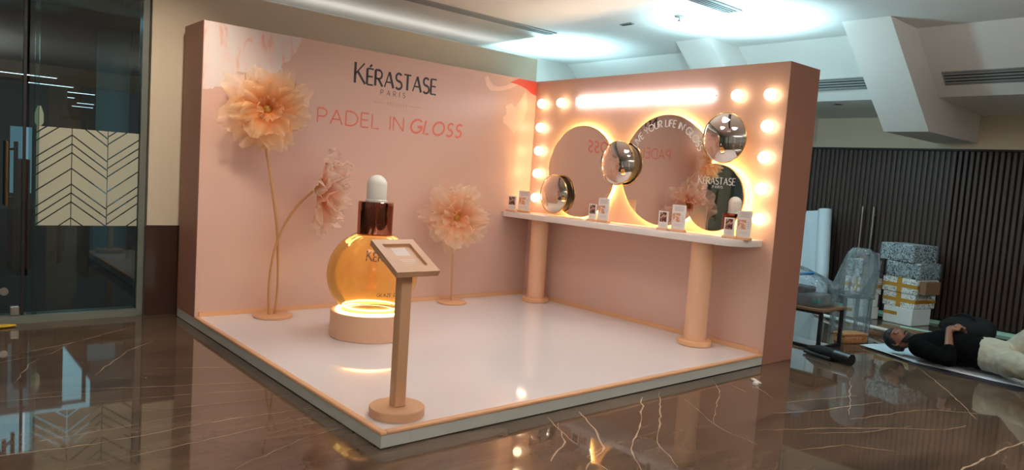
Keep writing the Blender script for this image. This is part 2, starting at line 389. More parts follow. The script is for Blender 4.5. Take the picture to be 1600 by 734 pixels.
# letter -> (width, [(points, weight)]); 1 = main stem, below 1 = hairline
def glyph(ch):
    g = {
    'A': (.74, [([(0,0),(.37,1)], .55), ([(.37,1),(.74,0)], 1), ([(.13,.34),(.61,.34)], .6)]),
    'D': (.76, [([(0,0),(0,1)], 1), ([(0,1),(.26,1)]+arc(.26,.5,.5,.5,90,-90,18)+[(0,0)], .8)]),
    'E': (.50, [([(0,0),(0,1)], 1), ([(0,1),(.5,1)], .6), ([(0,.52),(.44,.52)], .6), ([(0,0),(.5,0)], .6)]),
    'F': (.48, [([(0,0),(0,1)], 1), ([(0,1),(.48,1)], .6), ([(0,.5),(.42,.5)], .6)]),
    'G': (.90, [(arc(.5,.5,.5,.5,42,342,24)+[(.98,.46),(.56,.46)], .85)]),
    'I': (.0, [([(0,0),(0,1)], 1)]),
    'K': (.62, [([(0,0),(0,1)], 1), ([(0,.42),(.56,1)], .55), ([(.16,.56),(.64,0)], .95)]),
    'L': (.48, [([(0,1),(0,0),(.48,0)], .85)]),
    'N': (.70, [([(0,0),(0,1)], .8), ([(0,1),(.7,0)], .9), ([(.7,0),(.7,1)], .8)]),
    'O': (1.0, [(arc(.5,.5,.5,.5,0,360,30), .85)]),
    'P': (.56, [([(0,0),(0,1)], 1), ([(0,1),(.28,1)]+arc(.28,.72,.28,.28,90,-90,12)+[(0,.44)], .8)]),
    'R': (.60, [([(0,0),(0,1)], 1), ([(0,1),(.26,1)]+arc(.26,.73,.27,.27,90,-90,12)+[(0,.46)], .75), ([(.24,.46),(.60,0)], .9)]),
    'S': (.54, [(arc(.27,.75,.24,.25,35,270,14)+arc(.27,.25,.27,.25,90,-145,14), .85)]),
    'T': (.62, [([(.31,0),(.31,1)], 1), ([(0,1),(.62,1)], .6)]),
    'U': (.66, [([(0,1),(0,.33)]+arc(.33,.33,.33,.33,180,360,14)+[(.66,1)], .85)]),
    'V': (.72, [([(0,1),(.36,0)], 1), ([(.36,0),(.72,1)], .6)]),
    'Y': (.66, [([(0,1),(.33,.48)], 1), ([(.66,1),(.33,.48)], .6), ([(.33,.48),(.33,0)], .95)]),
    'Z': (.58, [([(.02,1),(.58,1)], .6), ([(.58,1),(0,0)], 1), ([(0,0),(.58,0)], .6)]),
    ' ': (.30, [])}
    if ch == '\u00c9':
        w, s = g['E']; return w, s+[([(.18,1.10),(.36,1.27)], .8)]
    return g[ch]
def lettering(mb, text, fn, height, total, wt, slant=0.0, first=1.0, contrast=True, wide=1.0):
    """flat ribbons; fn maps (u, v) in metres to 3D. The text is spaced to fill `total`."""
    ws = [glyph(c)[0]*wide*height*(first if i == 0 else 1) for i, c in enumerate(text)]
    gap = (total-sum(ws))/max(1, len(text)-1)
    u = 0.0
    for i, c in enumerate(text):
        h = height*(first if i == 0 else 1)
        for pts, w in glyph(c)[1]:
            hw = wt*height*(w if contrast else 1.0)*0.5
            P = [(u+x*wide*h+slant*y*h, y*h) for x, y in pts]
            n = len(P); L = []; R = []
            closed = (abs(P[0][0]-P[-1][0])+abs(P[0][1]-P[-1][1])) < 1e-6
            # subdivide straight runs so that mapped text bends
            for k in range(n):
                if closed: a, b = P[k-1 if k > 0 else n-2], P[k+1 if k < n-1 else 1]
                else: a, b = P[max(k-1, 0)], P[min(k+1, n-1)]
                dx, dy = b[0]-a[0], b[1]-a[1]; l = math.hypot(dx, dy) or 1
                nx, ny = -dy/l, dx/l
                k2 = 1.0
                if 0 < k < n-1:
                    d1 = (P[k][0]-P[k-1][0], P[k][1]-P[k-1][1]); l1 = math.hypot(*d1) or 1
                    ca = abs((-d1[1]/l1)*nx+(d1[0]/l1)*ny); k2 = 1/max(ca, .6)
                L.append((P[k][0]+nx*hw*k2, P[k][1]+ny*hw*k2)); R.append((P[k][0]-nx*hw*k2, P[k][1]-ny*hw*k2))
            vs = []
            for a, b in zip(L, R): vs += [fn(*a), fn(*b)]
            mb.add(vs, [(2*k, 2*k+1, 2*k+3, 2*k+2) for k in range(n-1)])
        u += ws[i]+gap
    return mb

# ================================================================= SETTING
HP = 0.09
fl = struct(MB().box((-12, -11, -0.08), (4.3, 0.80, 0)).build('floor', 'floor'))
# cream veins of the marble slabs, following the runs seen in the floor
rv = random.Random(4)
VE = [([(-5.6,-.66),(-4.96,-.41),(-4.52,-.18),(-3.98,.25)], .007), ([(-5.6,-.8),(-4.97,-.54),(-4.67,-.43),(-4.52,-.18)], .006),
 ([(-4.53,-1.09),(-4.38,-.81),(-4.23,-.56),(-4.0,-.32)], .008), ([(-4.21,-1.07),(-3.97,-1.17),(-3.66,-1.31)], .006),
 ([(-4.91,-1.34),(-4.64,-1.36),(-4.25,-1.5),(-3.65,-1.69)], .007), ([(-5.6,-1.42),(-5.04,-1.41),(-4.72,-1.44),(-4.43,-1.49)], .006),
 ([(-6.0,-2.2),(-5.12,-2.24),(-4.74,-2.29),(-4.22,-2.25),(-3.64,-2.29)], .0075), ([(-4.96,-2.13),(-4.56,-2.11),(-4.13,-2.06)], .005),
 ([(-4.95,-1.06),(-4.83,-.68),(-4.76,-.54)], .006), ([(-4.7,-1.62),(-4.2,-1.72),(-3.64,-1.86)], .005), ([(-4.9,-2.55),(-4.2,-2.48),(-3.7,-2.42)], .005),
 ([(-4.3,-2.9),(-3.9,-2.72),(-3.64,-2.66)], .004), ([(-4.5,-1.9),(-4.0,-1.98),(-3.65,-2.02)], .004),
 ([(-2.63,-3.92),(-2.45,-3.7),(-2.11,-3.49),(-1.64,-3.12)], .013), ([(-2.25,-3.12),(-2.4,-3.39),(-2.57,-3.62),(-2.87,-3.77)], .012),
 ([(-2.52,-3.2),(-2.7,-3.44),(-2.95,-3.6)], .010), ([(-2.57,-3.62),(-2.75,-3.66),(-2.78,-3.85)], .007), ([(-1.41,-3.08),(-1.8,-3.4),(-2.23,-3.71),(-2.43,-4.0)], .009),
 ([(-2.5,-3.1),(-2.6,-3.3),(-2.66,-3.5)], .006), ([(-1.41,-3.3),(-1.7,-3.75),(-1.75,-4.05)], .006),
 ([(1.41,-3.71),(.73,-4.2),(.09,-4.59)], .010), ([(-1.52,-3.91),(-1.05,-4.14),(-.68,-4.34),(-.37,-4.56),(-.14,-4.6)], .009),
 ([(-.86,-3.69),(-.43,-3.8),(-.13,-3.89)], .008), ([(-1.16,-3.77),(-.82,-3.9),(-.1,-4.06)], .009), ([(-.75,-4.12),(-.43,-4.2),(-.06,-4.28)], .008),
 ([(-1.4,-4.9),(-1.07,-4.86),(-.51,-4.89),(.2,-4.95)], .014), ([(.36,-3.62),(-.66,-4.07)], .007), ([(-.76,-3.06),(-1.0,-3.3),(-1.65,-3.69)], .006),
 ([(-1.69,-4.19),(-1.27,-4.33),(-1.1,-4.54)], .006), ([(-.2,-4.25),(.05,-4.35),(.25,-4.55)], .007), ([(-1.3,-4.1),(-.9,-4.3),(-.5,-4.4)], .005),
 ([(-.75,-3.2),(-.85,-3.42)], .006), ([(-.55,-3.25),(-.8,-3.6)], .006)]
vb = MB()
for pts, w in VE:
    P = []
    for a, b in zip(pts[:-1], pts[1:]):
        k = max(2, int(math.hypot(b[0]-a[0], b[1]-a[1])/0.06))
        for i in range(k):
            t = i/k; P.append((a[0]+(b[0]-a[0])*t+rv.uniform(-.008, .008), a[1]+(b[1]-a[1])*t+rv.uniform(-.008, .008)))
    P.append(pts[-1]); n = len(P); vs = []
    for k in range(n):
        a, b = P[max(k-1, 0)], P[min(k+1, n-1)]; dx, dy = b[0]-a[0], b[1]-a[1]; l = math.hypot(dx, dy) or 1
        hw = w*.5*(.35+.65*sin(pi*min(1, max(0.02, (k+.3)/n))))*rv.uniform(.25, 1.25)
        vs += [(P[k][0]-dy/l*hw, P[k][1]+dx/l*hw, .0006), (P[k][0]+dy/l*hw, P[k][1]-dx/l*hw, .0006)]
    vb.add(vs, [(2*k, 2*k+1, 2*k+3, 2*k+2) for k in range(n-1)])
v = vb.build('marble_vein', 'vein', fl); v['kind'] = 'stuff'

# ceiling with its sloping side and soffit
ce = struct(MB().box((-12, -11, ZC), (2.06, 2.0, ZC+.12)).build('ceiling', 'ceil'))
SL0, SL1, SO1 = (2.05, ZC), (2.80, 2.55), (4.3, 2.49)
MB().prism([(SL0[0], -11, SL0[1]), (SL1[0], -11, SL1[1]), (SO1[0], -11, SO1[1]), (SO1[0], -11, SO1[1]+.3), (SL1[0]+.2, -11, SL1[1]+.3), (SL0[0]+.1, -11, SL0[1]+.12)], (0, 13, 0)).build('sloping_soffit', 'ceil', ce)
for y0, y1 in ((-3.16, -2.71), (-1.2, -.75)):
    MB().prism([(1.42, y0, ZC+.02), (2.64, y0, 2.178), (4.12, y0, 2.178), (4.12, y0, 2.60), (2.9, y0, 2.62), (2.2, y0, ZC+.02)], (0, y1-y0, 0)).build('beam', 'ceil', ce)
# linear air slots in the ceiling
def air_slot(label, x0, x1, yc, w):
    t = thing('air_vent', label, 'air vent', ((x0+x1)/2, yc, ZC), 'linear air slots in the ceiling')
    f = MB().box((x0, yc-w/2, ZC-.012), (x1, yc-w/2+.018, ZC-.0005)).box((x0, yc+w/2-.018, ZC-.012), (x1, yc+w/2, ZC-.0005)).box((x1-.018, yc-w/2+.018, ZC-.012), (x1, yc+w/2-.018, ZC-.0005)).box((x0, yc-w/2+.018, ZC-.012), (x0+.018, yc+w/2-.018, ZC-.0005))
    f.build('frame', 'vent', t); MB().box((x0+.018, yc-w/2+.018, ZC-.003), (x1-.018, yc+w/2-.018, ZC-.0005)).build('dark_slot', 'darkgap', t)
    k = 4
    for i in range(k):
        y = yc-w/2+.018+(w-.036)*(i+.5)/k
        MB().box((x0+.018, y-.006, ZC-.010), (x1-.018, y+.006, ZC-.004)).build('slat', 'vent', t)
air_slot('long grey air slot in the ceiling above the lettered pink panel', -4.2, .36, .21, .17)
air_slot('grey air slot in the ceiling beside the larger bright pool of light', -2.6, .55, -2.10, .18)
# grilles in the sloping side: placed on the slope plane
sd = Vector((SL1[0]-SL0[0], 0, SL1[1]-SL0[1])).normalized(); sn = Vector((sd.z, 0, -sd.x)).normalized()
if sn.z > 0: sn = -sn
def slope_vent(label, y0, y1, s0, s1):
    base = Vector((SL0[0], 0, SL0[1]))
    P = lambda s, y, o: base+sd*s+sn*o+Vector((0, y, 0))
    t = thing('air_vent', label, 'air vent', P(s0, (y0+y1)/2, 0), 'grilles in the sloping ceiling')
    MB().prism([P(s0, y0, 0.001), P(s1, y0, 0.001), P(s1, y1, 0.001), P(s0, y1, 0.001)], sn*.002).build('dark_slot', 'darkgap', t)
    fr = MB()
    for a0, a1, b0, b1 in ((s0-.012, s0, y0, y1), (s1, s1+.012, y0, y1), (s0-.012, s1+.012, y0-.012, y0), (s0-.012, s1+.012, y1, y1+.012)):
        fr.prism([P(a0, b0, .001), P(a1, b0, .001), P(a1, b1, .001), P(a0, b1, .001)], sn*.008)
    fr.build('frame', 'vent', t)
    for i in range(4):
        s = s0+(s1-s0)*(i+.5)/4
        MB().prism([P(s-.010, y0, .003), P(s+.010, y0, .003), P(s+.010, y1, .003), P(s-.010, y1, .003)], sn*.006).build('slat', 'vent', t)
slope_vent('grey air grille in the sloping ceiling beyond the nearer beam', -6.0, -3.27, .60, .76)
slope_vent('grey air grille in the sloping ceiling between the two beams', -2.66, -1.3, .60, .76)
d = thing('access_plate', 'small grey rectangular plate in the white ceiling above the mirror panel', 'ceiling plate', (.43, -.88, ZC))
MB().box((.40, -.96, ZC-.01), (.46, -.80, ZC-.0005)).build('plate', 'vent', d, bevel=.003)
MB().box((.413, -.945, ZC-.012), (.447, -.815, ZC-.010)).build('dark_face', 'darkgap', d)
d = thing('sprinkler_head', 'small round sprinkler head hanging from the white ceiling', 'sprinkler', (.43, -1.56, ZC))
MB().lathe((.43, -1.56, ZC-.012), [(.045, 0), (.045, .0115)], 20).build('rose', 'vent', d)
MB().lathe((.43, -1.56, ZC-.05), [(.016, 0), (.022, .004), (.008, .010), (.010, .038)], 14).build('nozzle', 'steel', d)
d = thing('recessed_downlight', 'small dark recessed light in the soffit beside the near ceiling beam', 'ceiling light', (2.77, -2.14, 2.55))
zz = SL1[1]-(3.0-SL1[0])*.04
MB().lathe((3.0, -2.0, zz-.008), [(.055, 0), (.055, .007)], 20).build('ring', 'vent', d); MB().lathe((3.0, -2.0, zz-.010), [(.042, 0), (.042, .002)], 20).build('dark_lens', 'darkgap', d)

# back wall with walnut slats and a pair of slatted doors
wb = struct(MB().box((4.13, -11, 2.105), (4.3, 2.0, 2.62)).build('wall_back', 'wallw'))
MB().box((4.15, -11, 0), (4.3, 2.0, 2.105)).build('backing', 'slatback', wb)
MB().box((4.10, -11, 2.085), (4.15, 2.0, 2.108)).build('top_trim', 'slatback', wb)
DOORS = [(-2.02, -1.12), (-2.93, -2.03)]
doors = []
for i, (a, b) in enumerate(DOORS):
    dd = struct(MB().box((4.128, a+.006, .06), (4.149, b-.006, 2.08)).build('door_%d' % (i+1), 'slatback')); doors.append(dd)
slat_mesh = None
y = -7.0
while y < .6:
    par = wb
    for (a, b), dd in zip(DOORS, doors):
        if a < y < b: par = dd
    if slat_mesh is None:
        s0 = MB().box((4.112, -.0195, .06), (4.1275, .0195, 2.083)).build('slat', 'slat', par, bevel=.004, segs=1); slat_mesh = s0.data; s0.location.y = y
    else:
        s0 = bpy.data.objects.new('slat', slat_mesh); COL.objects.link(s0); s0.parent = par; s0.location = (0, y, 0)
    y += .0615
for dd, yy in zip(doors, (-1.96, -2.10)):
    h = MB().tube([(4.06, yy, .70), (4.06, yy, 1.35)], .014, 12).tube([(4.06, yy, .80), (4.112, yy, .80)], .009).tube([(4.06, yy, 1.25), (4.112, yy, 1.25)], .009)
    h.build('handle', 'steel', dd, 'auto')
struct(MB().box((4.085, -11, 0), (4.15, 2.0, .035)).build('baseboard_back', 'mint'))

# left wall: cream pier, low wall, recess above, dark marble skirting
wl = struct(MB().box((-3.84, .62, .79), (.53, .80, 2.88)).build('wall_left', 'wallw'))
MB().box((-3.84, .80, 2.75), (.53, 1.66, 2.88)).build('ledge', 'ceil', wl)
MB().box((-12, 1.66, 2.70), (.53, 1.75, ZC)).build('recess_wall', 'wallg', wl)
MB().box((.53, 1.66, 0), (4.3, 1.75, ZC)).build('far_wall', 'wallg', wl)
MB().box((-12, .70, 2.88), (-3.84, 1.7, 2.95)).build('lintel', 'wallg', wl)
struct(MB().box((-3.85, .61, 0), (.53, .80, .79)).build('baseboard_left', 'darkmarble'))

# glass front on the left: fixed pane with a frosted chevron film, and a glass door
GY = .70
fr = struct(MB().box((-3.90, .655, 0.0), (-3.851, .76, 2.88)).build('trim_1', 'frame'))
struct(MB().box((-12, .62, -.0), (-3.90, .80, .055)).build('trim_2', 'frame'))
w1 = struct(MB().box((-4.69, GY-.006, .055), (-3.90, GY+.006, 2.88)).build('window_1', 'glass'))
MB().box((-4.655, GY-.02, .055), (-4.625, GY+.02, 2.88)).build('glass_edge', 'glass', w1)
d1 = struct(MB().box((-5.75, GY-.006, .065), (-4.735, GY+.006, 2.88)).build('door_3', 'glass'))
struct(MB().box((-12, GY-.006, .055), (-5.77, GY+.006, 2.88)).build('window_2', 'glass'))
MB().box((-4.730, GY-.010, .055), (-4.708, GY+.010, 2.88)).build('seal', 'black', d1)
hd = MB()
hd.tube([(-4.835, GY-.07, .93), (-4.835, GY-.07, 1.43)], .015, 12); hd.tube([(-4.765, GY+.07, .93), (-4.765, GY+.07, 1.43)], .015, 12)
for z in (.99, 1.37): hd.tube([(-4.835, GY-.07, z), (-4.765, GY+.07, z)], .010, 8)
hd.build('handle', 'bronze', d1, 'auto')
MB().box((-4.80, GY-.03, .057), (-4.74, GY+.03, .13)).build('patch_fitting', 'steel', d1, bevel=.006)
MB().lathe((-4.84, GY-.02, .25), [(.03, 0), (.03, .04)], 16, (0, 1, 0)).build('lock', 'steel', d1)
# frosted film cut by diagonal gaps: three columns of strips in a zigzag
def clip(poly, z, keep_above):
    out = []
    for i in range(len(poly)):
        a, b = poly[i-1], poly[i]
        ia = (a[1] >= z) if keep_above else (a[1] <= z); ib = (b[1] >= z) if keep_above else (b[1] <= z)
        if ia != ib:
            t = (z-a[1])/(b[1]-a[1]); out.append((a[0]+(b[0]-a[0])*t, z))
        if ib: out.append(b)
    return out
ZF0, ZF1 = .775, 1.565
cols = [(-4.640, -4.400, 1), (-4.394, -4.141, -1), (-4.135, -3.905, 1)]
gapz = [.70, .836, .967, 1.04, 1.112, 1.24, 1.367, 1.438, 1.51, 1.637, 1.70, 1.77]
rise = .187
for x0, x1, sg in cols:
    full = (x1-x0)/.24
    for k in range(-1, len(gapz)):
        za = gapz[k]+.006 if k >= 0 else 0.2
        zb = gapz[k+1]-.006 if k+1 < len(gapz) else 2.6
        # zb/za are the heights at the high end of the strip
        lo, hi = (x0, x1) if sg > 0 else (x1, x0)
        poly = [(lo, za-rise*full), (hi, za), (hi, zb), (lo, zb-rise*full)]
        poly = clip(clip(poly, ZF0, True), ZF1, False)
        if len(poly) < 3: continue
        MB().prism([(x, GY-.0078, z) for x, z in poly], (0, .0012, 0)).build('film_strip', 'film', w1)

# the dim office seen through the glass
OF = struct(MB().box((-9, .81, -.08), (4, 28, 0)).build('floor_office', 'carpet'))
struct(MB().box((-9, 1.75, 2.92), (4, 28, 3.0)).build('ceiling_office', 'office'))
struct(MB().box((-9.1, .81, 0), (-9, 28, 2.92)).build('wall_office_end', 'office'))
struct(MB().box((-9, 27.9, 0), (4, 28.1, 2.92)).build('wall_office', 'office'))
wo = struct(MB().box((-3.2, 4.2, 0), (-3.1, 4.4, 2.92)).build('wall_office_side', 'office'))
struct(MB().lathe((-3.22, 4.6, 0), [(.30, 0), (.30, 2.92)], 40).build('column', 'column', None, 'auto'))
LG = [(-5.5,-2.79,12.9),(-5.5,-2.53,17.8),(-3.07,-2.11,15.2),(-5.2,-2.77,20.6),(-2.34,-1.35,19.8),(-2.02,-1.27,17.2),(-.86,-.34,22.5),(-.62,.07,25.0)]
for i, (x0, x1, yy) in enumerate(LG):
    words = ['nearest', 'second nearest', 'third nearest', 'fourth nearest', 'fifth nearest', 'sixth nearest', 'seventh nearest', 'farthest']
    order = sorted(range(len(LG)), key=lambda q: LG[q][2]).index(i)
    t = thing('linear_light', 'white linear ceiling light in the dark office, %s to the glass' % words[order], 'ceiling light', ((x0+x1)/2, yy, 2.90), 'linear lights in the office')
    MB().box((x0, yy-.06, 2.90), (x1, yy+.06, 2.9195)).build('housing', 'frame', t); MB().box((x0+.01, yy-.05, 2.895), (x1-.01, yy+.05, 2.90)).build('diffuser', 'led', t)
t = thing('wall_sconce', 'warm glowing wall light inside the dark office', 'wall light', (-4.05, 5.2, 1.7))
MB().box((-4.6, 5.22, 0), (-3.75, 5.30, 2.2)).build('panel', 'office', t)
MB().lathe((-4.07, 5.18, 1.66), [(.02, 0), (.05, .04), (.05, .16), (.02, .26)], 20).build('shade', 'sconce', t, 'auto')
t = thing('office_cabinet', 'red-brown cabinet standing in the dark office behind the glass door', 'cabinet', (-4.55, 3.2, 0))
MB().box((-4.52, 3.1, .06), (-4.40, 3.4, 1.25)).build('body', 'redwood', t, bevel=.01); MB().box((-4.51, 3.12, 0), (-4.41, 3.38, .06)).build('plinth', 'black', t); MB().box((-4.46, 3.084, .62), (-4.45, 3.1, .76)).build('handle', 'steel', t)
t = thing('lit_screen', 'pale blue lit panel in the dark office behind the glass door', 'screen', (-4.5, 3.6, 0))
MB().box((-4.53, 3.6, .86), (-4.33, 3.63, 1.60)).build('panel', 'screen', t); MB().box((-4.55, 3.63, 0), (-4.31, 3.67, 1.62)).build('frame', 'black', t)
t = thing('office_desk', 'dark desk standing in the office behind the frosted glass', 'desk', (-3.6, 3.1, 0))
MB().box((-3.95, 2.8, .70), (-3.3, 3.3, .74)).build('top', 'black', t)
for x in (-3.93, -3.36): MB().box((x, 2.82, 0), (x+.05, 3.28, .70)).build('leg', 'black', t)
t = thing('monitor', 'pale blue monitor on the dark office desk', 'monitor', (-3.72, 3.05, .74))
MB().box((-3.84, 3.04, .82), (-3.56, 3.06, 1.0)).build('screen', 'screen', t); MB().box((-3.72, 3.03, .74), (-3.68, 3.07, .82)).build('stand', 'black', t)
t = thing('door_frame_black', 'black picture-rail frame standing in the dark office', 'frame', (-3.9, 4.0, 0))
fb = MB().box((-4.02, 4.0, 0), (-3.98, 4.04, 1.78)).box((-3.72, 4.0, 0), (-3.68, 4.04, 1.78)).box((-4.02, 4.0, 1.74), (-3.68, 4.04, 1.78)); fb.build('frame', 'black', t)
lamp('AREA', 'office_glow', (-3.6, 8.5, 2.85), 55, (0.55, 0.85, 1.0), (-3.6, 8.5, 0), 1.6, sizey=6.0)
lamp('AREA', 'office_glow', (-6.8, 4.0, 2.85), 26, (0.55, 0.85, 0.95), (-6.8, 4.0, 0), 1.5, sizey=3.0)  # extra fill lamp, added to brighten the office
lamp('AREA', 'office_glow', (-4.4, 2.6, 2.85), 12, (0.55, 0.85, 0.95), (-4.4, 2.6, 0), .6, sizey=1.2)

# hall walls behind the viewer, opened between pillars to let world light in: seen only in the mirrors and the polished floor
wr = struct(MB().box((-12, -11.2, 2.75), (4.3, -11, ZC)).build('wall_right', 'wallw'))
for i in range(6): MB().box((-12+i*3.0, -11.2, 0), (-11.4+i*3.0, -11, 2.75)).build('pillar', 'wallw', wr)
wf = struct(MB().box((-12.2, -11.2, 2.75), (-12, .70, ZC)).build('wall_front', 'wallw'))
for i in range(4): MB().box((-12.2, -11.2+i*3.4, 0), (-12, -10.4+i*3.4, 2.75)).build('pillar', 'wallw', wf)

# ================================================================= STAND
LA, LB, TW, T2, HW = 3.61, 3.04, .492, .478, 2.50
# platform
pf = thing('display_platform', 'low white glossy platform with a tan rounded edge on the brown marble floor', 'platform', (-LA/2, -LB/2, 0))
MB().box((-LA, -LB, .006), (-.002, TW, HP-.012)).build('body', 'fascia', pf)
MB().box((-LA+.03, -LB+.03, HP-.012), (-.002, -.002, HP-.001)).build('deck', 'deck', pf)
MB().box((-LA+.01, -LB+.01, .0005), (-.02, TW-.01, .006)).build('shadow_gap', 'black', pf)
MB().box((-LA-.008, -LB-.008, HP-.017), (-LA+.03, -.002, HP+.004)).build('edge_trim', 'tan', pf, 'auto', .007, 3)
MB().box((-LA+.03, -LB-.008, HP-.017), (-.002, -LB+.03, HP+.004)).build('edge_trim', 'tan', pf, 'auto', .007, 3)

# lettered panel
pl = thing('partition_panel', 'tall pink panel with charcoal and coral lettering and printed petals', 'display panel', (-LA/2, TW/2, HP))
MB().box((-LA, 0, HP-.012), (-.002, TW, HW)).build('panel', 'pink', pl)
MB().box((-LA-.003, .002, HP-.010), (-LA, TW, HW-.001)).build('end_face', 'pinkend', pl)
MB().box((-LA+.03, -.016, HP), (-.016, 0, HP+.038)).build('skirting', 'tan', pl)
wy = lambda e: (lambda x0, z0: (lambda u, v: Vector((x0+u, -.0012-e, z0+v))))
W0 = wy(0)
lettering(MB(), 'K\u00c9RASTASE', W0(-2.262, 2.186), .148, .905, .168, first=1.27, wide=.88).build('charcoal_lettering', 'ink', pl)
lettering(MB(), 'PARIS', W0(-1.985, 2.110), .048, .27, .12).build('charcoal_lettering', 'ink', pl)
lettering(MB(), 'PRESENTS', W0(-1.905, 2.019), .030, .215, .14).build('rose_lettering', 'rosep', pl)
MB().box((-2.06, -.0014, 2.033), (-1.935, 0, 2.037)).box((-1.66, -.0014, 2.033), (-1.535, 0, 2.037)).build('rose_rule', 'rosep', pl)
lettering(MB(), 'PADEL IN', W0(-2.612, 1.787), .130, .895, .105, contrast=False, wide=1.22).build('coral_lettering', 'coral', pl)
lettering(MB(), 'GLOSS', W0(-1.640, 1.787), .130, .615, .165, slant=.2, contrast=False, wide=1.02).build('coral_lettering', 'coral', pl)
# printed petals, flat on the vinyl
def flat_print(pts, mname, name, e=.0008):
    MB().add([(x, -e, z) for x, z in pts], [tuple(range(len(pts)))]).build(name, mname, pl)
rp_ = random.Random(2)
edge = [(-2.80,2.497),(-2.79,2.46),(-2.815,2.42),(-2.83,2.38),(-2.87,2.33),(-2.905,2.28),(-2.96,2.25),(-2.965,2.18),(-3.02,2.15),(-3.05,2.10),(-3.12,2.09),(-3.20,2.04),(-3.27,2.0),(-3.35,2.01),(-3.43,1.98),(-3.50,1.985),(-3.55,1.96),(-3.607,1.955)]
ed2 = []
for a, b in zip(edge[:-1], edge[1:]):
    for k in range(3): ed2.append((a[0]+(b[0]-a[0])*k/3+rp_.uniform(-.008, .008), a[1]+(b[1]-a[1])*k/3+(rp_.uniform(-.008, .008) if a[1] < 2.47 else 0)))
flat_print([(-3.607, 2.497)]+[(x, min(z, 2.497)) for x, z in ed2]+[edge[-1]], 'petalprint', 'petal_print')
flat_print([(-.75,2.44),(-.72,2.36),(-.66,2.32),(-.55,2.325),(-.40,2.37),(-.28,2.43),(-.18,2.497),(-.24,2.497),(-.34,2.45),(-.45,2.40),(-.56,2.37),(-.63,2.38),(-.68,2.42),(-.71,2.47)], 'petalpink', 'petal_print')
flat_print([(-.40,2.44),(-.28,2.497),(-.004,2.497),(-.004,2.34),(-.08,2.36),(-.16,2.40),(-.28,2.43)], 'petalred', 'petal_print', .0011)
flat_print([(-.16,2.38),(-.12,2.20),(-.18,2.02),(-.30,1.90),(-.36,1.95),(-.46,2.0),(-.47,2.05),(-.42,2.10),(-.44,2.18),(-.36,2.22),(-.30,2.18),(-.24,2.26)], 'petalpink', 'petal_print')

# mirror panel
pm = thing('partition_panel', 'pink panel carrying round mirrors, glowing bulbs and a lit sign', 'display panel', (T2/2, -LB/2, 0))
MB().box((0, -LB, .0005), (T2, TW, HW)).build('panel', 'pink', pm)
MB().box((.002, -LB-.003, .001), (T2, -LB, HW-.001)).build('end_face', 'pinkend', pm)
MB().box((-.016, -LB+.03, HP), (0, -.016, HP+.038)).build('skirting', 'tan', pm)

# vanity counter on two round pillars
ZT = 1.037
vc = thing('vanity_counter', 'white wall shelf with a rounded corner on two blush round pillars', 'counter', (-.19, -1.5, HP))
pts = [(-.004, -.006, 0), (-.385, -.006, 0)]+[(-.385+.2-.2*cos(a), -2.945+.2-.2*sin(a), 0) for a in [i*pi/2/12 for i in range(13)]]+[(-.004, -2.945, 0)]
MB().prism([(x, y, ZT-.057) for x, y, _ in pts], (0, 0, .057)).build('top', 'white', vc, 'auto', .004, 2)
for px_, py_ in ((-.20, -.43), (-.24, -2.53)):
    p = MB().lathe((px_, py_, HP), [(.095, .045), (.095, ZT-.057-HP-.0005)], 40).build('pillar', 'blush', vc, 'auto')
    MB().lathe((px_, py_, HP), [(.140, .0003), (.145, .006), (.145, .038), (.138, .045), (.09, .046)], 40).build('base', 'tan', p, 'auto')

# round mirrors with a warm halo behind
def round_mirror(label, cy, cz, r, dx=0.0):
    t = thing('round_mirror', label, 'mirror', (-.045, cy, cz), 'flat round mirrors on the pink panel')
    g = MB().lathe((-.040-dx, cy, cz), [(r-.004, 0), (r-.004, .014)], 96, (-1, 0, 0)).build('glass', 'mirror', t, 'auto')
    MB().lathe((-.036-dx, cy, cz), [(r-.003, 0), (r, .002), (r, .018), (r-.004, .020), (r-.004, .014)], 96, (-1, 0, 0), False).build('rim', 'brass', t, 'auto')
    MB().tube([(-.021-dx, cy+cos(a)*(r-.022), cz+sin(a)*(r-.022)) for a in [2*pi*i/72 for i in range(72)]], .006, 6, True).build('light_strip', 'halo', t)
    MB().lathe((-.0005, cy-dx*2.6, cz), [(r*(.55-dx*5), 0), (r*(.55-dx*5), .0395+dx)], 40, (-1, 0, 0)).build('mount', 'white', t)
    return t
m1 = round_mirror('large round mirror nearest the lettered panel, with reversed lettering reflected in it', -.82, 1.522, .477)
m2 = round_mirror('largest round mirror, with white words curving along its upper rim', -1.905, 1.575, .515)
m3 = round_mirror('smallest flat round mirror, with white lettering above a reflected bottle', -2.491, 1.362, .295, .043)
XM = -.0552
def onarc(cy, cz, R, total, start):
    # text runs clockwise seen from -x (viewer looks along +x: y falls to the viewer's right)
    def f(u, v):
        a = start-u/R
        return Vector((XM, cy-(R+v)*cos(a), cz+(R+v)*sin(a)))
    return f
a0 = math.atan2(1.82-1.575, -(-1.479+1.905)); a0 = radians(149)
R0 = .405
lettering(MB(), 'LIVE YOUR LIFE IN GLOSS', onarc(-1.905, 1.575, R0, 0, a0), .062, R0*radians(149-27), .17, contrast=False, wide=.9).build('white_lettering', 'whitep', m2)
P3 = lambda y0, z0: (lambda u, v: Vector((XM-.043, y0-u, z0+v)))
lettering(MB(), 'K\u00c9RASTASE', P3(-2.325, 1.475), .058, .37, .14, first=1.27, wide=.9).build('white_lettering', 'whitep', m3)
lettering(MB(), 'PARIS', P3(-2.475, 1.442), .022, .10, .14).build('white_lettering', 'whitep', m3)

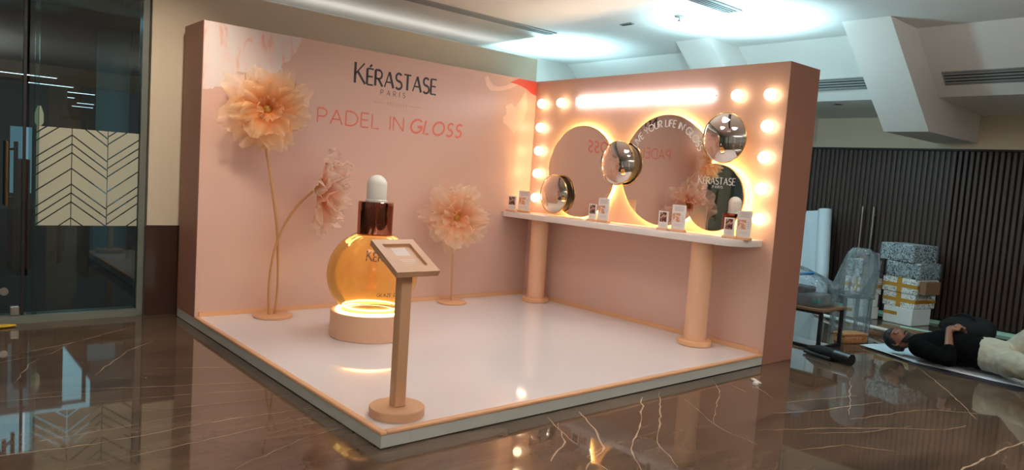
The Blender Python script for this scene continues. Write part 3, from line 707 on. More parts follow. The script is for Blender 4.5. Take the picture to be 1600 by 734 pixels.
def dome_mirror(label, cy, cz, r, x0):
    t = thing('convex_mirror', label, 'convex mirror', (x0, cy, cz), 'domed round mirrors on the pink panel')
    h = .062; R = (r*r+h*h)/(2*h); prof = []
    amax = math.asin(r/R)
    for i in range(19):
        a = amax*(1-i/18); prof.append((max(R*sin(a), 0), R*cos(a)-(R-h)))
    MB().lathe((x0, cy, cz), prof, 72, (-1, 0, 0), False).build('dome', 'mirror', t, True)
    MB().lathe((x0+.012, cy, cz), [(r-.004, 0), (r+.004, .003), (r+.005, .012), (r+.001, .017), (r-.004, .013)], 72, (-1, 0, 0), False).build('rim', 'brass', t, 'auto')
    MB().lathe((x0+.014, cy, cz), [(r*.9, 0), (r*.9, .006)], 40, (-1, 0, 0)).build('back_plate', 'white', t)
    xe = -.0555 if x0 < -.1 else -.0005
    MB().lathe((xe, cy, cz), [(.05, 0), (.05, -xe-(-(x0+.014))-.0)] if False else [(.05, 0), (.05, abs(x0+.014-xe))], 24, (-1, 0, 0)).build('mount', 'white', t)
    return t
dome_mirror('low domed round mirror standing over the shelf beside the lettered panel', -.51, 1.264, .204, -.115)
dome_mirror('middle domed round mirror between the two large flat mirrors', -1.378, 1.624, .213, -.115)
c3 = dome_mirror('high domed round mirror above the smallest flat mirror', -2.54, 1.874, .212, -.09)

# globe bulbs
BZ = [2.245, 1.983, 1.727, 1.475, 1.206]
ords = ['topmost', 'second from the top', 'third from the top', 'fourth from the top', 'lowest']
bl = [(-.155, z, '%s glowing globe bulb in the column beside the lettered panel' % o) for z, o in zip(BZ, ords)]
bl.append((-.46, BZ[0], 'glowing globe bulb between the corner column of bulbs and the lit sign'))
bl.append((-2.605, BZ[0]-.008, 'glowing globe bulb between the lit sign and the outer column of bulbs'))
bl += [(-2.912, z, '%s glowing globe bulb in the column at the panel\'s open end' % o) for z, o in zip([2.232, 1.976, 1.72, 1.463, 1.21], ords)]
proto = thing('globe_bulb', bl[0][2], 'light bulb', (0, bl[0][0], bl[0][1]), 'globe bulbs around the mirrors')
c0 = Vector((-.052, bl[0][0], bl[0][1]))
MB().ball(c0, .050, 20, 12).build('globe', 'bulb', proto, True)
MB().lathe((-.0005, c0.y, c0.z), [(.034, 0), (.034, .006), (.024, .012), (.02, .016)], 20, (-1, 0, 0)).build('socket', 'white', proto, 'auto')
for y_, z_, lb in bl[1:]:
    o = copy_tree(proto); o.location = (0, y_, z_); o['label'] = lb

# lit sign: a row of blown-out white letters on a rail
sg = thing('lit_sign', 'blazing white row of illuminated letters near the top of the mirror panel', 'sign', (-.02, -1.5, 2.25))
MB().box((-.012, -2.36, 2.246), (-.0005, -.67, 2.258)).build('rail', 'white', sg)
rs = random.Random(8); yy = -.668
while yy > -2.33:
    w = rs.choice((.055, .065, .07, .035)); hh = .080+rs.uniform(-.006, .006); g = .010 if rs.random() < .8 else .022
    MB().box((-.042, max(yy-w, -2.372), 2.254-hh/2), (-.012, yy, 2.254+hh/2)).build('letter', 'neon', sg, bevel=.010, segs=2); yy -= w+g

# leaflets and small photo cards on the shelf
def card(label, x, y, w, h, photo, big, turn=0.0):
    t = thing('leaflet_stand' if big else 'photo_card', label, 'leaflet' if big else 'card', (x, y, ZT), 'printed leaflets on the shelf' if big else 'small photo cards on the shelf')
    R_ = Matrix.Translation((x, y, 0)) @ Matrix.Rotation(turn, 4, 'Z'); Q = lambda a, b, zz_: R_ @ Vector((a, b, zz_))
    MB().box((-.022, -w/2-.006, ZT+.0003), (.022, w/2+.006, ZT+.022), R_).build('base', 'tan' if big else 'blush', t, bevel=.002, segs=1)
    z0 = ZT+.022
    MB().box((-.003, -w/2, z0), (.003, w/2, z0+h), R_).build('card', 'card', t)
    if big:
        MB().box((-.0042, -.02, z0+h*.30), (-.0032, w/2-.004, z0+h*.66), R_).build('photo', photo, t)
        b = MB()
        for k in range(4): b.box((-.0040, -w*.36, z0+h*(.76+.05*k)), (-.0032, w*(.34-.05*(k % 2)), z0+h*(.76+.05*k)+.003), R_)
        for k in range(4): b.box((-.0040, -w*.42, z0+h*(.36+.07*k)), (-.0032, -w*.20, z0+h*(.36+.07*k)+.002), R_)
        for k in range(2): b.box((-.0040, -w*.3, z0+h*(.14+.06*k)), (-.0032, w*.3, z0+h*(.14+.06*k)+.002), R_)
        b.build('small_print', 'greyt', t)
    else:
        MB().box((-.0042, -w*.34, z0+h*.36), (-.0032, w*.36, z0+h*.93), R_).build('photo', photo, t)
        MB().box((-.0040, -w*.3, z0+h*.14), (-.0032, w*.3, z0+h*.15), R_).box((-.0040, -w*.2, z0+h*.22), (-.0032, w*.2, z0+h*.23), R_).build('small_print', 'greyt', t)
card('white leaflet standing at the shelf end by the lettered panel', -.24, -.185, .15, .215, 'photo2', True, radians(12))
card('small photo card standing at the shelf end by the lettered panel', -.325, -.085, .115, .15, 'photo1', False, radians(12))
card('white leaflet standing before the gap between the two large mirrors', -.25, -1.372, .14, .215, 'photo2', True)
card('small photo card standing before the gap between the two large mirrors', -.285, -1.262, .10, .15, 'photo1', False)
card('white leaflet standing between the largest and the smallest flat mirror', -.25, -2.262, .145, .215, 'photo2', True)
card('small photo card standing before the lower rim of the largest mirror', -.285, -2.125, .105, .15, 'photo1', False)
card('white leaflet standing at the rounded end of the shelf', -.245, -2.905, .13, .215, 'photo2', True)
card('small photo card standing near the rounded end of the shelf', -.275, -2.79, .095, .15, 'photo1', False)

# pedestal with a ring light and the giant serum bottle
BC = Vector((-2.612, -1.122, 0)); PT = .292
pd = thing('round_pedestal', 'low round blush pedestal with a glowing ring light on top', 'pedestal', (BC.x, BC.y, HP))
MB().lathe((BC.x, BC.y, HP), [(.308, .0004), (.312, .004), (.312, PT-HP-.006), (.306, PT-HP)], 72).build('drum', 'blush', pd, 'auto')
MB().tube([(BC.x+cos(a)*.262, BC.y+sin(a)*.262, PT+.008) for a in [2*pi*i/72 for i in range(72)]], .0075, 8, True).build('ring_light', 'ring', pd)
bt = thing('serum_bottle', 'giant round amber bottle with a copper collar and white dropper bulb', 'bottle', (BC.x, BC.y, PT))
SR, SZ = .352, .578
prof = [(.205, PT+.0006-SZ)]
for i in range(31):
    t_ = math.asin(max(-1, (PT+.02-SZ)/SR)); t_ = t_+(math.asin((.895-SZ)/SR)-t_)*i/30
    prof.append((SR*cos(t_), SR*sin(t_)))
MB().lathe((BC.x, BC.y, SZ), prof, 96).build('amber_globe', 'amber', bt, True)
MB().tube([(BC.x+cos(a)*.218, BC.y+sin(a)*.222, PT+.034) for a in [2*pi*i/72 for i in range(72)]], .006, 8, True).build('base_light', 'ring', bt)
MB().lathe((BC.x, BC.y, 0), [(.135, .882), (.137, .886), (.137, 1.148), (.132, 1.153), (.0, 1.153)], 72, None, False).build('copper_collar', 'copper', bt, 'auto')
MB().lathe((BC.x, BC.y, 0), [(.0, .90)]+[(.05, .90), (.05, .80), (.035, .77), (.035, .46), (.06, .44), (.0, .43)], 32, None, False).build('dropper_tube', 'amber', bt, True)
MB().lathe((BC.x, BC.y, 0), [(.083, 1.153), (.083, 1.165), (.078, 1.17), (.078, 1.285)]+[(.078*cos(a), 1.285+.078*sin(a)) for a in [pi/2*i/10 for i in range(1, 11)]], 48, None, False).build('dropper_bulb', 'rubber', bt, 'auto')
# lettering wrapped round the globe
vc_ = (Vector((CAM.x, CAM.y, 0))-Vector((BC.x, BC.y, 0))).normalized(); vr_ = Vector((-vc_.y, vc_.x, 0))
def sph(rot, zc):
    def f(u, v):
        z = zc+v; rr = sqrt(max(1e-6, SR*SR-(z-SZ)**2))+.0015; a = radians(rot)+u/SR
        p = vc_*cos(a)*rr+vr_*sin(a)*rr
        return Vector((BC.x+p.x, BC.y+p.y, z))
    return f
lettering(MB(), 'K\u00c9RASTASE', sph(-9, .722), .058, .42, .17, first=1.25).build('charcoal_lettering', 'ink', bt)
lettering(MB(), 'GLAZE DROPS', sph(7, .455), .026, .26, .16, contrast=False).build('charcoal_lettering', 'ink', bt)

# kiosk
kc = Vector((-3.40, -2.84, HP))
kk = thing('info_kiosk', 'tan kiosk with a slanted framed panel on a round base', 'kiosk', kc)
MB().lathe(kc, [(.148, .0004), (.151, .004), (.151, .046), (.147, .050)], 56).build('base', 'kiosk', kk, 'auto')
MB().box((kc.x-.033, kc.y-.033, HP+.0502), (kc.x+.033, kc.y+.033, .935)).build('post', 'kiosk', kk, 'auto', .006, 2)
HM = Matrix.Translation((-3.40, -2.84, .965)) @ Matrix.Rotation(radians(25.8), 4, 'X')
hw, hl, th = .132, .158, .034
hb = MB()
hb.box((-hw, -hl, -th), (hw, hl, -th*.45), HM)
head = hb.build('head_tray', 'kiosk', kk, bevel=.003)
fr_ = MB()
ix, iy0, iy1 = .088, -.098, .112
fr_.box((-hw, -hl, -th*.45), (hw, iy0, 0), HM).box((-hw, iy1, -th*.45), (hw, hl, 0), HM).box((-hw, iy0, -th*.45), (-ix, iy1, 0), HM).box((ix, iy0, -th*.45), (hw, iy1, 0), HM)
fr_.build('frame', 'kiosk', kk)
ins = MB().box((-ix+.001, iy0+.001, -th*.44), (ix-.001, iy1-.001, -th*.38), HM).build('insert', 'kiosk', kk)
MB().box((-.045, .012, -th*.379), (.045, .090, -th*.37), HM).build('white_label', 'white_label', ins)
MB().box((-.05, -.030, -th*.379), (.05, -.024, -th*.37), HM).box((-.04, -.046, -th*.379), (.04, -.040, -th*.37), HM).box((-.03, -.062, -th*.379), (.03, -.057, -th*.37), HM).build('faint_print', 'white_label', ins)

# ---------------------------------------------------------------- fabric flowers
def petal(rng, c, ax, az, length, width, th0, curl, ruffle, mname, parent, nu=9, nv=10):
    ax = Vector(ax).normalized(); e1 = ax.orthogonal().normalized(); e2 = ax.cross(e1)
    rad = e1*cos(az)+e2*sin(az); tan = ax.cross(rad)
    vs = []; al = []
    p = Vector(c); pos = []; ph = rng.uniform(0, 6.28); f1 = rng.uniform(2.0, 3.4); ph2 = rng.uniform(0, 6.28)
    r0 = .025; x, y = r0, .0
    for i in range(nu):
        u = i/(nu-1); th = th0+curl*u
        pos.append((x, y, th)); x += sin(th)*length/(nu-1); y += cos(th)*length/(nu-1)
    for i in range(nu):
        u = i/(nu-1); x, y, th = pos[i]
        w = width*(.22+.78*sin(pi*(.08+.62*u))**1.2)
        for j in range(nv):
            q = -1+2*j/(nv-1)
            edge = 1-.30*u*u*abs(q)**2.2+.05*u*sin(9*q+ph)
            rip = ruffle*(u**1.3)*(sin(f1*pi*q+ph)+.5*sin(2.3*f1*pi*q+ph2+2*u))
            nrm = ax*sin(th)-rad*cos(th)
            d = rad*(x-(1-edge)*length*sin(th)*u)+ax*(y-(1-edge)*length*cos(th)*u)+tan*(q*w)+nrm*(rip-.25*w*q*q*u)
            vs.append(p+d); al.append(u)
    fs = [(i*nv+j, i*nv+j+1, (i+1)*nv+j+1, (i+1)*nv+j) for i in range(nu-1) for j in range(nv-1)]
    for q in vs: q.y = min(q.y, -.006)       # the organza is pressed flat where it meets the panel
    o = MB().add(vs, fs).build('petal', mname, parent, True)
    a = o.data.attributes.new('along', 'FLOAT', 'POINT'); a.data.foreach_set('value', al)
    return o
def bloom(rng, c, ax, R, mname, parent, layers):
    c = Vector(c); ax = Vector(ax).normalized()
    b = MB().lathe(c-ax*.01, [(.0, -.03), (.03, -.02), (.036, .0), (.034, .012), (.022, .022), (.0, .026)], 20, ax, False).build('flower', 'button', parent, True)
    for n, lf, wf, th, cu, ru in layers:
        off = rng.uniform(0, 6.28)
        for k in range(n):
            petal(rng, c-ax*.01, ax, off+2*pi*k/n+rng.uniform(-.2, .2), R*lf*rng.uniform(.88, 1.1), R*wf*rng.uniform(.85, 1.15), radians(th+rng.uniform(-12, 12)), radians(cu+rng.uniform(-15, 15)), R*ru*rng.uniform(.7, 1.3), mname, b)
    return b
def smooth_path(P, k=8):
    P = [Vector(p) for p in P]; out = []
    for i in range(len(P)-1):
        a, b, c, d = P[max(i-1, 0)], P[i], P[i+1], P[min(i+2, len(P)-1)]
        for j in range(k):
            t = j/k; out.append(.5*((2*b)+(c-a)*t+(2*a-5*b+4*c-d)*t*t+(3*b-a-3*c+d)*t**3))
    out.append(P[-1]); return out
rf = random.Random(11)
LAY = [(9, 1.0, .40, 82, 22, .085), (8, .86, .36, 66, 22, .095), (7, .62, .30, 48, 22, .085), (5, .36, .20, 30, 24, .07)]
f1 = thing('fabric_flower_stand', 'tall double-stemmed stand with an amber and a peach organza flower', 'flower stand', (-3.03, -.20, HP))
MB().lathe((-3.03, -.205, HP), [(.158, .0004), (.162, .004), (.162, .018), (.157, .022)], 56).build('base', 'tan', f1, 'auto')
MB().tube(smooth_path([(-3.02,-.21,HP+.02),(-3.005,-.22,.364),(-3.021,-.22,.722),(-3.047,-.22,.945),(-3.118,-.22,1.34),(-3.166,-.22,1.585),(-3.175,-.225,1.80)]), .0105, 10).build('stem', 'stem', f1, 'auto')
MB().tube(smooth_path([(-3.07,-.21,HP+.02),(-3.090,-.24,.371),(-3.064,-.25,.638),(-2.996,-.26,.861),(-2.874,-.28,1.065),(-2.76,-.30,1.179)]), .0105, 10).build('stem', 'stem', f1, 'auto')
bloom(rf, (-3.175, -.27, 1.835), (-.18, -1, .02), .36, 'petalA', f1, LAY)
bloom(rf, (-2.73, -.35, 1.195), (.86, -.42, -.10), .375, 'petalB', f1, [(9, .98, .40, 70, 10, .10), (9, .92, .38, 50, 5, .11), (8, .85, .33, 32, 0, .10), (6, .70, .24, 16, 0, .08)])
f2 = thing('fabric_flower_stand', 'short single-stemmed stand with a pale peach organza flower by the corner', 'flower stand', (-1.15, -.19, HP))
MB().lathe((-1.15, -.20, HP), [(.146, .0004), (.150, .004), (.150, .018), (.145, .022)], 56).build('base', 'tan', f2, 'auto')
MB().tube(smooth_path([(-1.154,-.20,HP+.02),(-1.17,-.205,.40),(-1.19,-.22,.69),(-1.205,-.24,.95)]), .0085, 10).build('stem', 'stem', f2, 'auto')
bloom(rf, (-1.215, -.29, .972), (-.25, -1, .0), .35, 'petalC', f2, LAY)

# ================================================================= CLUTTER BEHIND
# stacked parcels
def parcel(label, c, sx, sy, z0, z1, mname, rot, tape=None, group='parcels stacked by the slatted wall', extra=None):
    t = thing('parcel', label, 'box', (c[0], c[1], z0), group)
    R_ = Matrix.Translation((c[0], c[1], 0)) @ Matrix.Rotation(rot, 4, 'Z')
    MB().box((-sx/2, -sy/2, z0+.001), (sx/2, sy/2, z1-.001), R_).build('carton', mname, t, bevel=.008)
    zm = (z0+z1)/2; e = .002
    def band(a, b): return MB().box(a, b, R_)
    if tape in ('cross', 'one'):
        band((-sx/2-e, -sy/2-e, zm-.022), (sx/2+e, sy/2+e, zm+.022)).build('tape', 'tape', t)
    if tape == 'cross':
        MB().box((-sx/2-e, -.03, z0+.004), (-sx/2, .03, zm-.022), R_).box((-sx/2-e, -.03, zm+.022), (-sx/2, .03, z1), R_).box((-sx/2, -.03, z1-.001), (sx/2, .03, z1+e-.001), R_).build('tape', 'tape', t)
    if tape == 'half':
        MB().box((-sx/2-e, sy*.02, zm+.0), (-sx/2, sy/2, zm+.04), R_).build('tape', 'tape', t)
    if tape == 'wrap':
        MB().box((-sx/2-.012, -sy/2-.02, z0+.012), (sx/2+.012, sy/2+.012, z1-.004), R_).build('plastic_wrap', 'wrap', t, bevel=.02)
    if extra: extra(t, R_)
    return t
A = radians(-12)
cR = (3.72, -2.76)
parcel('white carton with a strip of ochre tape, lowest in the taller parcel stack', (3.70, -2.76), .36, .36, 0, .20, 'carton', A, 'half')
parcel('scribble-printed parcel crossed with ochre tape, second from the floor in the taller stack', (3.74, -2.75), .40, .40, .20, .372, 'scrib2', A, 'cross')
def kraft_end(t, R_): MB().box((-.18, -.30, .385), (.10, -.222, .535), R_).build('kraft_flap', 'kraft', t, bevel=.006)
parcel('scribble-printed parcel crossed with ochre tape and a brown flap, third in the taller stack', (3.74, -2.75), .42, .43, .372, .548, 'scrib2', A, 'cross', extra=kraft_end)
parcel('black and white scribble-printed parcel in clear wrap, second from the top of the taller stack', (3.73, -2.765), .40, .41, .548, .742, 'scrib', A, 'wrap')
parcel('black and white scribble-printed parcel in clear wrap on top of the taller stack', (3.72, -2.70), .40, .44, .742, .945, 'scrib', A-.1, 'wrap')
parcel('white carton with a strip of ochre tape, lowest in the shorter parcel stack', (3.470, -2.315), .30, .28, 0, .15, 'carton', A, 'half')
parcel('plain white slim carton beside its twin, nearer the chair, in the shorter stack', (3.480, -2.240), .28, .13, .15, .30, 'carton', A)
parcel('plain white slim carton beside its twin, nearer the taller parcel stack', (3.450, -2.380), .28, .13, .15, .30, 'carton', A)
parcel('scribble-printed parcel crossed with ochre tape in the shorter stack', (3.480, -2.315), .30, .29, .30, .50, 'scrib2', A, 'cross')
parcel('black and white scribble-printed parcel on top of the shorter stack', (3.470, -2.310), .28, .26, .50, .715, 'scrib', A, 'wrap')
# roll of pale sheet leaning on the wall
t = thing('paper_roll', 'tall pale roll of sheet vinyl leaning against the slatted wall', 'paper roll', (3.75, -1.6, 0))
MB().tube([(3.66, -1.72, .09), (3.86, -1.56, 1.27)], .085, 24).build('roll', 'paper', t, 'auto')
MB().prism([(3.70, -1.62, .05), (3.93, -1.45, 1.25), (3.93, -1.27, 1.23), (3.88, -1.22, .70), (3.74, -1.34, .04)], (.012, 0, 0)).build('loose_sheet', 'paper', t)
# chair bagged in plastic
cc = Vector((2.10, -2.80, 0))
t = thing('wrapped_chair', 'clear acrylic chair wrapped in plastic standing by the mirror panel', 'chair', cc)
RC = Matrix.Translation(cc) @ Matrix.Rotation(radians(-40), 4, 'Z')
for sx in (-1, 1):
    for sy in (-1, 1):
        MB().box((sx*.13-.016, sy*.13-.016, .002), (sx*.13+.016, sy*.13+.016, .42), RC).build('leg', 'clearp', t, bevel=.005)
MB().box((-.165, -.165, .42), (.165, .165, .46), RC).build('seat', 'clearp', t, bevel=.015)
MB().prism([RC @ Vector(p) for p in ((.14, -.15, .46), (.14, .15, .46), (.155, .17, .74), (.16, .12, .90), (.16, -.12, .90), (.155, -.17, .74))], RC.to_3x3() @ Vector((.025, 0, .0))).build('backrest', 'clearp', t, bevel=.01)
wv = []
rw = random.Random(5); nseg = 26
rings = [(.02, .17, .17), (.20, .155, .16), (.40, .18, .18), (.50, .19, .20), (.70, .17, .21), (.88, .12, .17), (.93, .07, .12)]
wm = MB(); vs = []
for z, a, b in rings:
    for i in range(nseg):
        an = 2*pi*i/nseg; k = 1+rw.uniform(-.10, .10)
        xo = .05 if z > .5 else 0
        vs.append(RC @ Vector((xo+a*cos(an)*k, b*sin(an)*k, z)))
fs = [(k*nseg+i, k*nseg+(i+1) % nseg, (k+1)*nseg+(i+1) % nseg, (k+1)*nseg+i) for k in range(len(rings)-1) for i in range(nseg)]
wm.add(vs, fs+[tuple((len(rings)-1)*nseg+i for i in range(nseg))]).build('plastic_wrap', 'wrap', t)
# small dark table and the wrapped bundle on it
t = thing('side_table', 'low table with a black metal frame and brown top beside the mirror panel', 'table', (1.0, -2.8, 0))
ta, tb = Vector((1.08, -3.0, 0)), Vector((1.42, -2.45, 0)); ux = Vector((.53, .85, 0)).normalized(); uy = Vector((-.85, .53, 0)).normalized()
TM = Matrix(((ux.x, uy.x, 0, 1.08), (ux.y, uy.y, 0, -3.0), (0, 0, 1, 0), (0, 0, 0, 1)))
TM = Matrix.Translation((1.06, -3.0, 0)) @ Matrix.Rotation(radians(90), 4, 'Z')
MB().box((-.01, -.46, .36), (.62, .01, .385), TM).build('top', 'kraft', t, bevel=.004)
for x0 in (0, .58):
    for y0 in (-.45, -.03): MB().box((x0, y0, .03), (x0+.03, y0+.03, .36), TM).build('leg', 'black', t)
for a, b in (((.03, -.03, .335), (.58, 0, .36)), ((.03, -.45, .335), (.58, -.42, .36)), ((0, -.45, .0005), (.03, 0, .03)), ((.58, -.45, .0005), (.61, 0, .03)), ((.03, -.03, .0005), (.58, 0, .03))):
    MB().box(a, b, TM).build('rail', 'black', t)
t = thing('wrapped_bundle', 'bundle of parts under stretched clear plastic on the low table', 'bundle', (1.3, -2.75, .386))
MB().box((1.10, -2.92, .387), (1.42, -2.50, .50)).build('carton', 'greyp', t, bevel=.02)
MB().box((1.12, -2.78, .50), (1.36, -2.46, .56)).build('black_part', 'black', t, bevel=.02)
MB().box((1.09, -2.93, .43), (1.16, -2.87, .47)).build('teal_part', 'tealp', t, bevel=.01)
MB().tube([(1.15, -2.62, .66), (1.20, -2.82, .70)], .014, 8).build('blue_handle', 'blue', t)
bs = MB(); vs = []; n = 24
for z, k in ((.388, 1.0), (.46, 1.04), (.56, 1.0), (.66, .86), (.70, .62)):
    for i in range(n):
        an = 2*pi*i/n; q = k*(1+rw.uniform(-.05, .05)); s_ = max(abs(cos(an)), abs(sin(an)))
        vs.append((1.265+.19*q*cos(an)/s_**.7, -2.71+.26*q*sin(an)/s_**.7, z+(.06*sin(an) if z > .6 else 0)))
bs.add(vs, [(k*n+i, k*n+(i+1) % n, (k+1)*n+(i+1) % n, (k+1)*n+i) for k in range(4) for i in range(n)]+[tuple(4*n+i for i in range(n))]).build('plastic_wrap', 'wrap', t)
t = MB().prism([(1.12, -2.90, .0005), (1.45, -2.93, .0005), (1.46, -2.46, .0005), (1.13, -2.45, .0005)], (0, 0, .004)).build('paper_sheet', 'paper'); tag(t, 'pale sheet lying flat on the floor under the low table', 'paper')
# wicker block
t = thing('wicker_box', 'small tan wicker box on the floor in front of the wrapped chair', 'basket', (1.86, -2.97, 0))
RW = Matrix.Translation((1.80, -2.955, 0)) @ Matrix.Rotation(radians(-19), 4, 'Z')
MB().box((-.15, -.075, .0005), (.15, .075, .075), RW).build('box', 'wicker', t, bevel=.012); MB().box((-.154, -.079, .075), (.154, .079, .10), RW).build('lid', 'wicker', t, bevel=.008)
# folded black tripod bag
t = thing('folded_tripod', 'black folded tripod lying on the marble floor beside the low table', 'tripod', (.85, -3.25, 0))
MB().tube([(.90, -2.98, .045), (.84, -3.12, .055), (.80, -3.28, .055)], [.022, .05, .048], 12).build('body', 'blackfab', t, 'auto')
MB().tube([(.80, -3.28, .055), (.76, -3.44, .052)], .05, 14).build('head', 'black', t, 'auto')
for dx in (-.05, .0, .05): MB().tube([(.88+dx, -2.98, .02), (.80+dx, -3.26, .02)], .014, 8).build('leg', 'black', t)
# roll of grey tape, poles, planks, strips
t = MB().lathe((2.96, -2.60, .0005), [(.045, 0), (.075, 0), (.075, .09), (.045, .09), (.045, 0)], 28, None, False).build('tape_roll', 'greyp', None, 'auto'); tag(t, 'round grey tape roll on the floor before the shorter parcel stack', 'tape')
t = MB().tube([(2.98, -2.0, .022), (2.47, -3.06, .075)], .019, 10).build('white_pole', 'whitep', None, 'auto'); tag(t, 'long white pole lying on the floor behind the man\'s head', 'pole')
t = MB().tube([(2.62, -2.92, .052), (3.03, -3.40, .052)], .014, 10)
t = MB().box((-.012, -.30, .033), (.012, .30, .062), Matrix.Translation((2.6, -3.32, 0)) @ Matrix.Rotation(radians(12), 4, 'Z')).build('red_pole', 'red'); tag(t, 'red bar lying on the planks behind the man', 'bar')
t = MB().box((-.018, -.36, .033), (.018, .36, .045), Matrix.Translation((3.15, -3.28, 0)) @ Matrix.Rotation(radians(3), 4, 'Z')).build('mint_strip', 'mint'); tag(t, 'pale mint strip lying on the brown planks behind the man', 'strip')
for k, (lb, x0) in enumerate((('brown plank lying on the floor beneath the red bar', 2.56), ('brown plank lying on the floor next to the parcel stacks', 2.92), ('brown plank lying on the floor beneath the mint strip', 3.08))):
    t = MB().box((-.07, -.50, .0005), (.07, .50, .032), Matrix.Translation((x0+.02*k, -3.24, 0)) @ Matrix.Rotation(radians(4), 4, 'Z')).build('plank', 'kraft', None, bevel=.003); tag(t, lb, 'plank', 'planks on the floor behind the man')
# black bag
t = thing('black_bag', 'slumped black fabric bag on the floor behind the man', 'bag', (3.65, -3.45, 0))
vs = []; n = 28; rb = random.Random(9)
RG = [(.0, .24, .10), (.05, .29, .13), (.13, .27, .12), (.19, .20, .08), (.215, .09, .03)]
b = MB()
for z, a, w in RG:
    for i in range(n):
        an = 2*pi*i/n; k = 1+rb.uniform(-.06, .06); vs.append((3.62+w*cos(an)*k, -3.44+a*sin(an)*k, z+.001+(.02*sin(3*an) if z > .1 else 0)))
b.add(vs, [(k*n+i, k*n+(i+1) % n, (k+1)*n+(i+1) % n, (k+1)*n+i) for k in range(4) for i in range(n)]+[tuple(range(n))[::-1], tuple(4*n+i for i in range(n))]).build('body', 'blackfab', t, True)
MB().tube(smooth_path([(3.56, -3.30, .19), (3.55, -3.36, .235), (3.55, -3.46, .235), (3.56, -3.52, .19)]), .010, 8).build('strap', 'blackfab', t, 'auto')
# litter on the marble
t = MB().box((-.06, -.016, .0005), (.06, .016, .012), Matrix.Translation((-.52, -3.30, 0)) @ Matrix.Rotation(radians(55), 4, 'Z')).build('wood_offcut', 'carton', None, bevel=.003); tag(t, 'small pale offcut strip lying on the marble before the platform corner', 'offcut')
t = MB().box((-.02, -.016, .0005), (.02, .016, .022), Matrix.Translation((-.60, -3.345, 0))).build('paper_scrap', 'whitep', None, bevel=.004); tag(t, 'tiny white paper scrap on the marble beside the offcut strip', 'paper')
t = MB().ball((-4.86, .52, .012), .09, 14, 8, (1, .45, .13)).build('yellow_cloth', 'yellow', None, True); tag(t, 'yellow cloth on the floor at the foot of the glass door', 'cloth')

# mat and sheets under the man
t = MB().prism([(1.40, -3.66, .0005), (1.34, -4.0, .0005), (1.30, -5.6, .0005), (2.0, -5.6, .0005), (2.02, -3.66, .0005)], (0, 0, .012)).build('sleeping_mat', 'matdark'); tag(t, 'thin navy mat under the man and the white sheet', 'mat')
sh = MB(); gx, gy = 8, 30; vs = []
rsn = random.Random(3)
for j in range(gy):
    for i in range(gx):
        fy = j/(gy-1); fx = i/(gx-1); yv = -3.10-2.45*fy
        xn = 1.70-.28*min(1, fy*4)+.015*sin(9*fy); xf = 2.10-.16*min(1, fy*3)
        vs.append((xn+(xf-xn)*fx, yv-.12*fx*(1-fy)+0.0, (.0145 if fy > .22 else .0135)+.003*abs(sin(13*fy+5*fx))))
sh.add(vs, [(j*gx+i, j*gx+i+1, (j+1)*gx+i+1, (j+1)*gx+i) for j in range(gy-1) for i in range(gx-1)])
t = sh.build('white_sheet', 'paper', None, True); tag(t, 'rumpled bluish white sheet spread over the mat under the man', 'sheet')
sm = t.modifiers.new('thickness', 'SOLIDIFY'); sm.thickness = .003; sm.offset = 1

# ---------------------------------------------------------------- the man asleep on the mat
def skinned(name, joints, edges, radii, mname, parent, voxel, extra=(), folds=0.0):
    """one continuous surface: tapered limbs and joints fused by a voxel remesh, then smoothed"""
    g = MB()
    two = lambda r: r if isinstance(r, tuple) else (r, r)
    for q, r in zip(joints, radii):
        rx, rz = two(r); g.ball(q, 1.0, 20, 14, (rx, min(rx, rz), rz))
    for a, b in edges:
        A, B = Vector(joints[a]), Vector(joints[b]); ra, rb = two(radii[a]), two(radii[b]); t = (B-A).normalized()
        e1 = Vector((1, 0, 0))-t*t.x
        if e1.length < .3: e1 = Vector((0, 1, 0))-t*t.y
        e1.normalize(); e2 = t.cross(e1); vs = []; n = 20; m = 9
        for k in range(m):
            f = k/(m-1); bulge = 1+.06*sin(pi*f)
            for i in range(n):
                an = 2*pi*i/n; vs.append(A.lerp(B, f)+e1*cos(an)*(ra[0]+(rb[0]-ra[0])*f)*bulge+e2*sin(an)*(ra[1]+(rb[1]-ra[1])*f)*bulge)
        g.add(vs, [(k*n+i, k*n+(i+1) % n, (k+1)*n+(i+1) % n, (k+1)*n+i) for k in range(m-1) for i in range(n)]+[tuple(range(n))[::-1], tuple((m-1)*n+i for i in range(n))])
    for e in extra: g.add(e.v, e.f)
    o = g.build(name, mname, parent, True)
    rm = o.modifiers.new('fuse', 'REMESH'); rm.mode = 'VOXEL'; rm.voxel_size = voxel; rm.use_smooth_shade = True
    sm_ = o.modifiers.new('smooth', 'SMOOTH'); sm_.factor = .5; sm_.iterations = 3 if not folds else 10
    if folds:
        tx = bpy.data.textures.new(name+'_folds', 'CLOUDS'); tx.noise_scale = .07; tx.noise_depth = 1
        dm = o.modifiers.new('folds', 'DISPLACE'); dm.texture = tx; dm.strength = folds; dm.mid_level = .5; dm.texture_coords = 'LOCAL'
    dg = bpy.context.evaluated_depsgraph_get(); dg.update()
    m3 = bpy.data.meshes.new_from_object(o.evaluated_get(dg)); o.modifiers.clear(); o.data = m3
    bm = bmesh.new(); bm.from_mesh(m3); seen = set(); best = []
    for v0 in bm.verts:
        if v0 in seen: continue
        st = [v0]; seen.add(v0); isl = []
        while st:
            q = st.pop(); isl.append(q)
            for e in q.link_edges:
                w = e.other_vert(q)
                if w not in seen: seen.add(w); st.append(w)
        if len(isl) > len(best): best = isl
    keep = set(best)
    bmesh.ops.delete(bm, geom=[q for q in bm.verts if q not in keep], context='VERTS')
    bm.to_mesh(m3); bm.free()
    m3.materials.clear(); m3.materials.append(M[mname]); m3.shade_smooth()
    return o
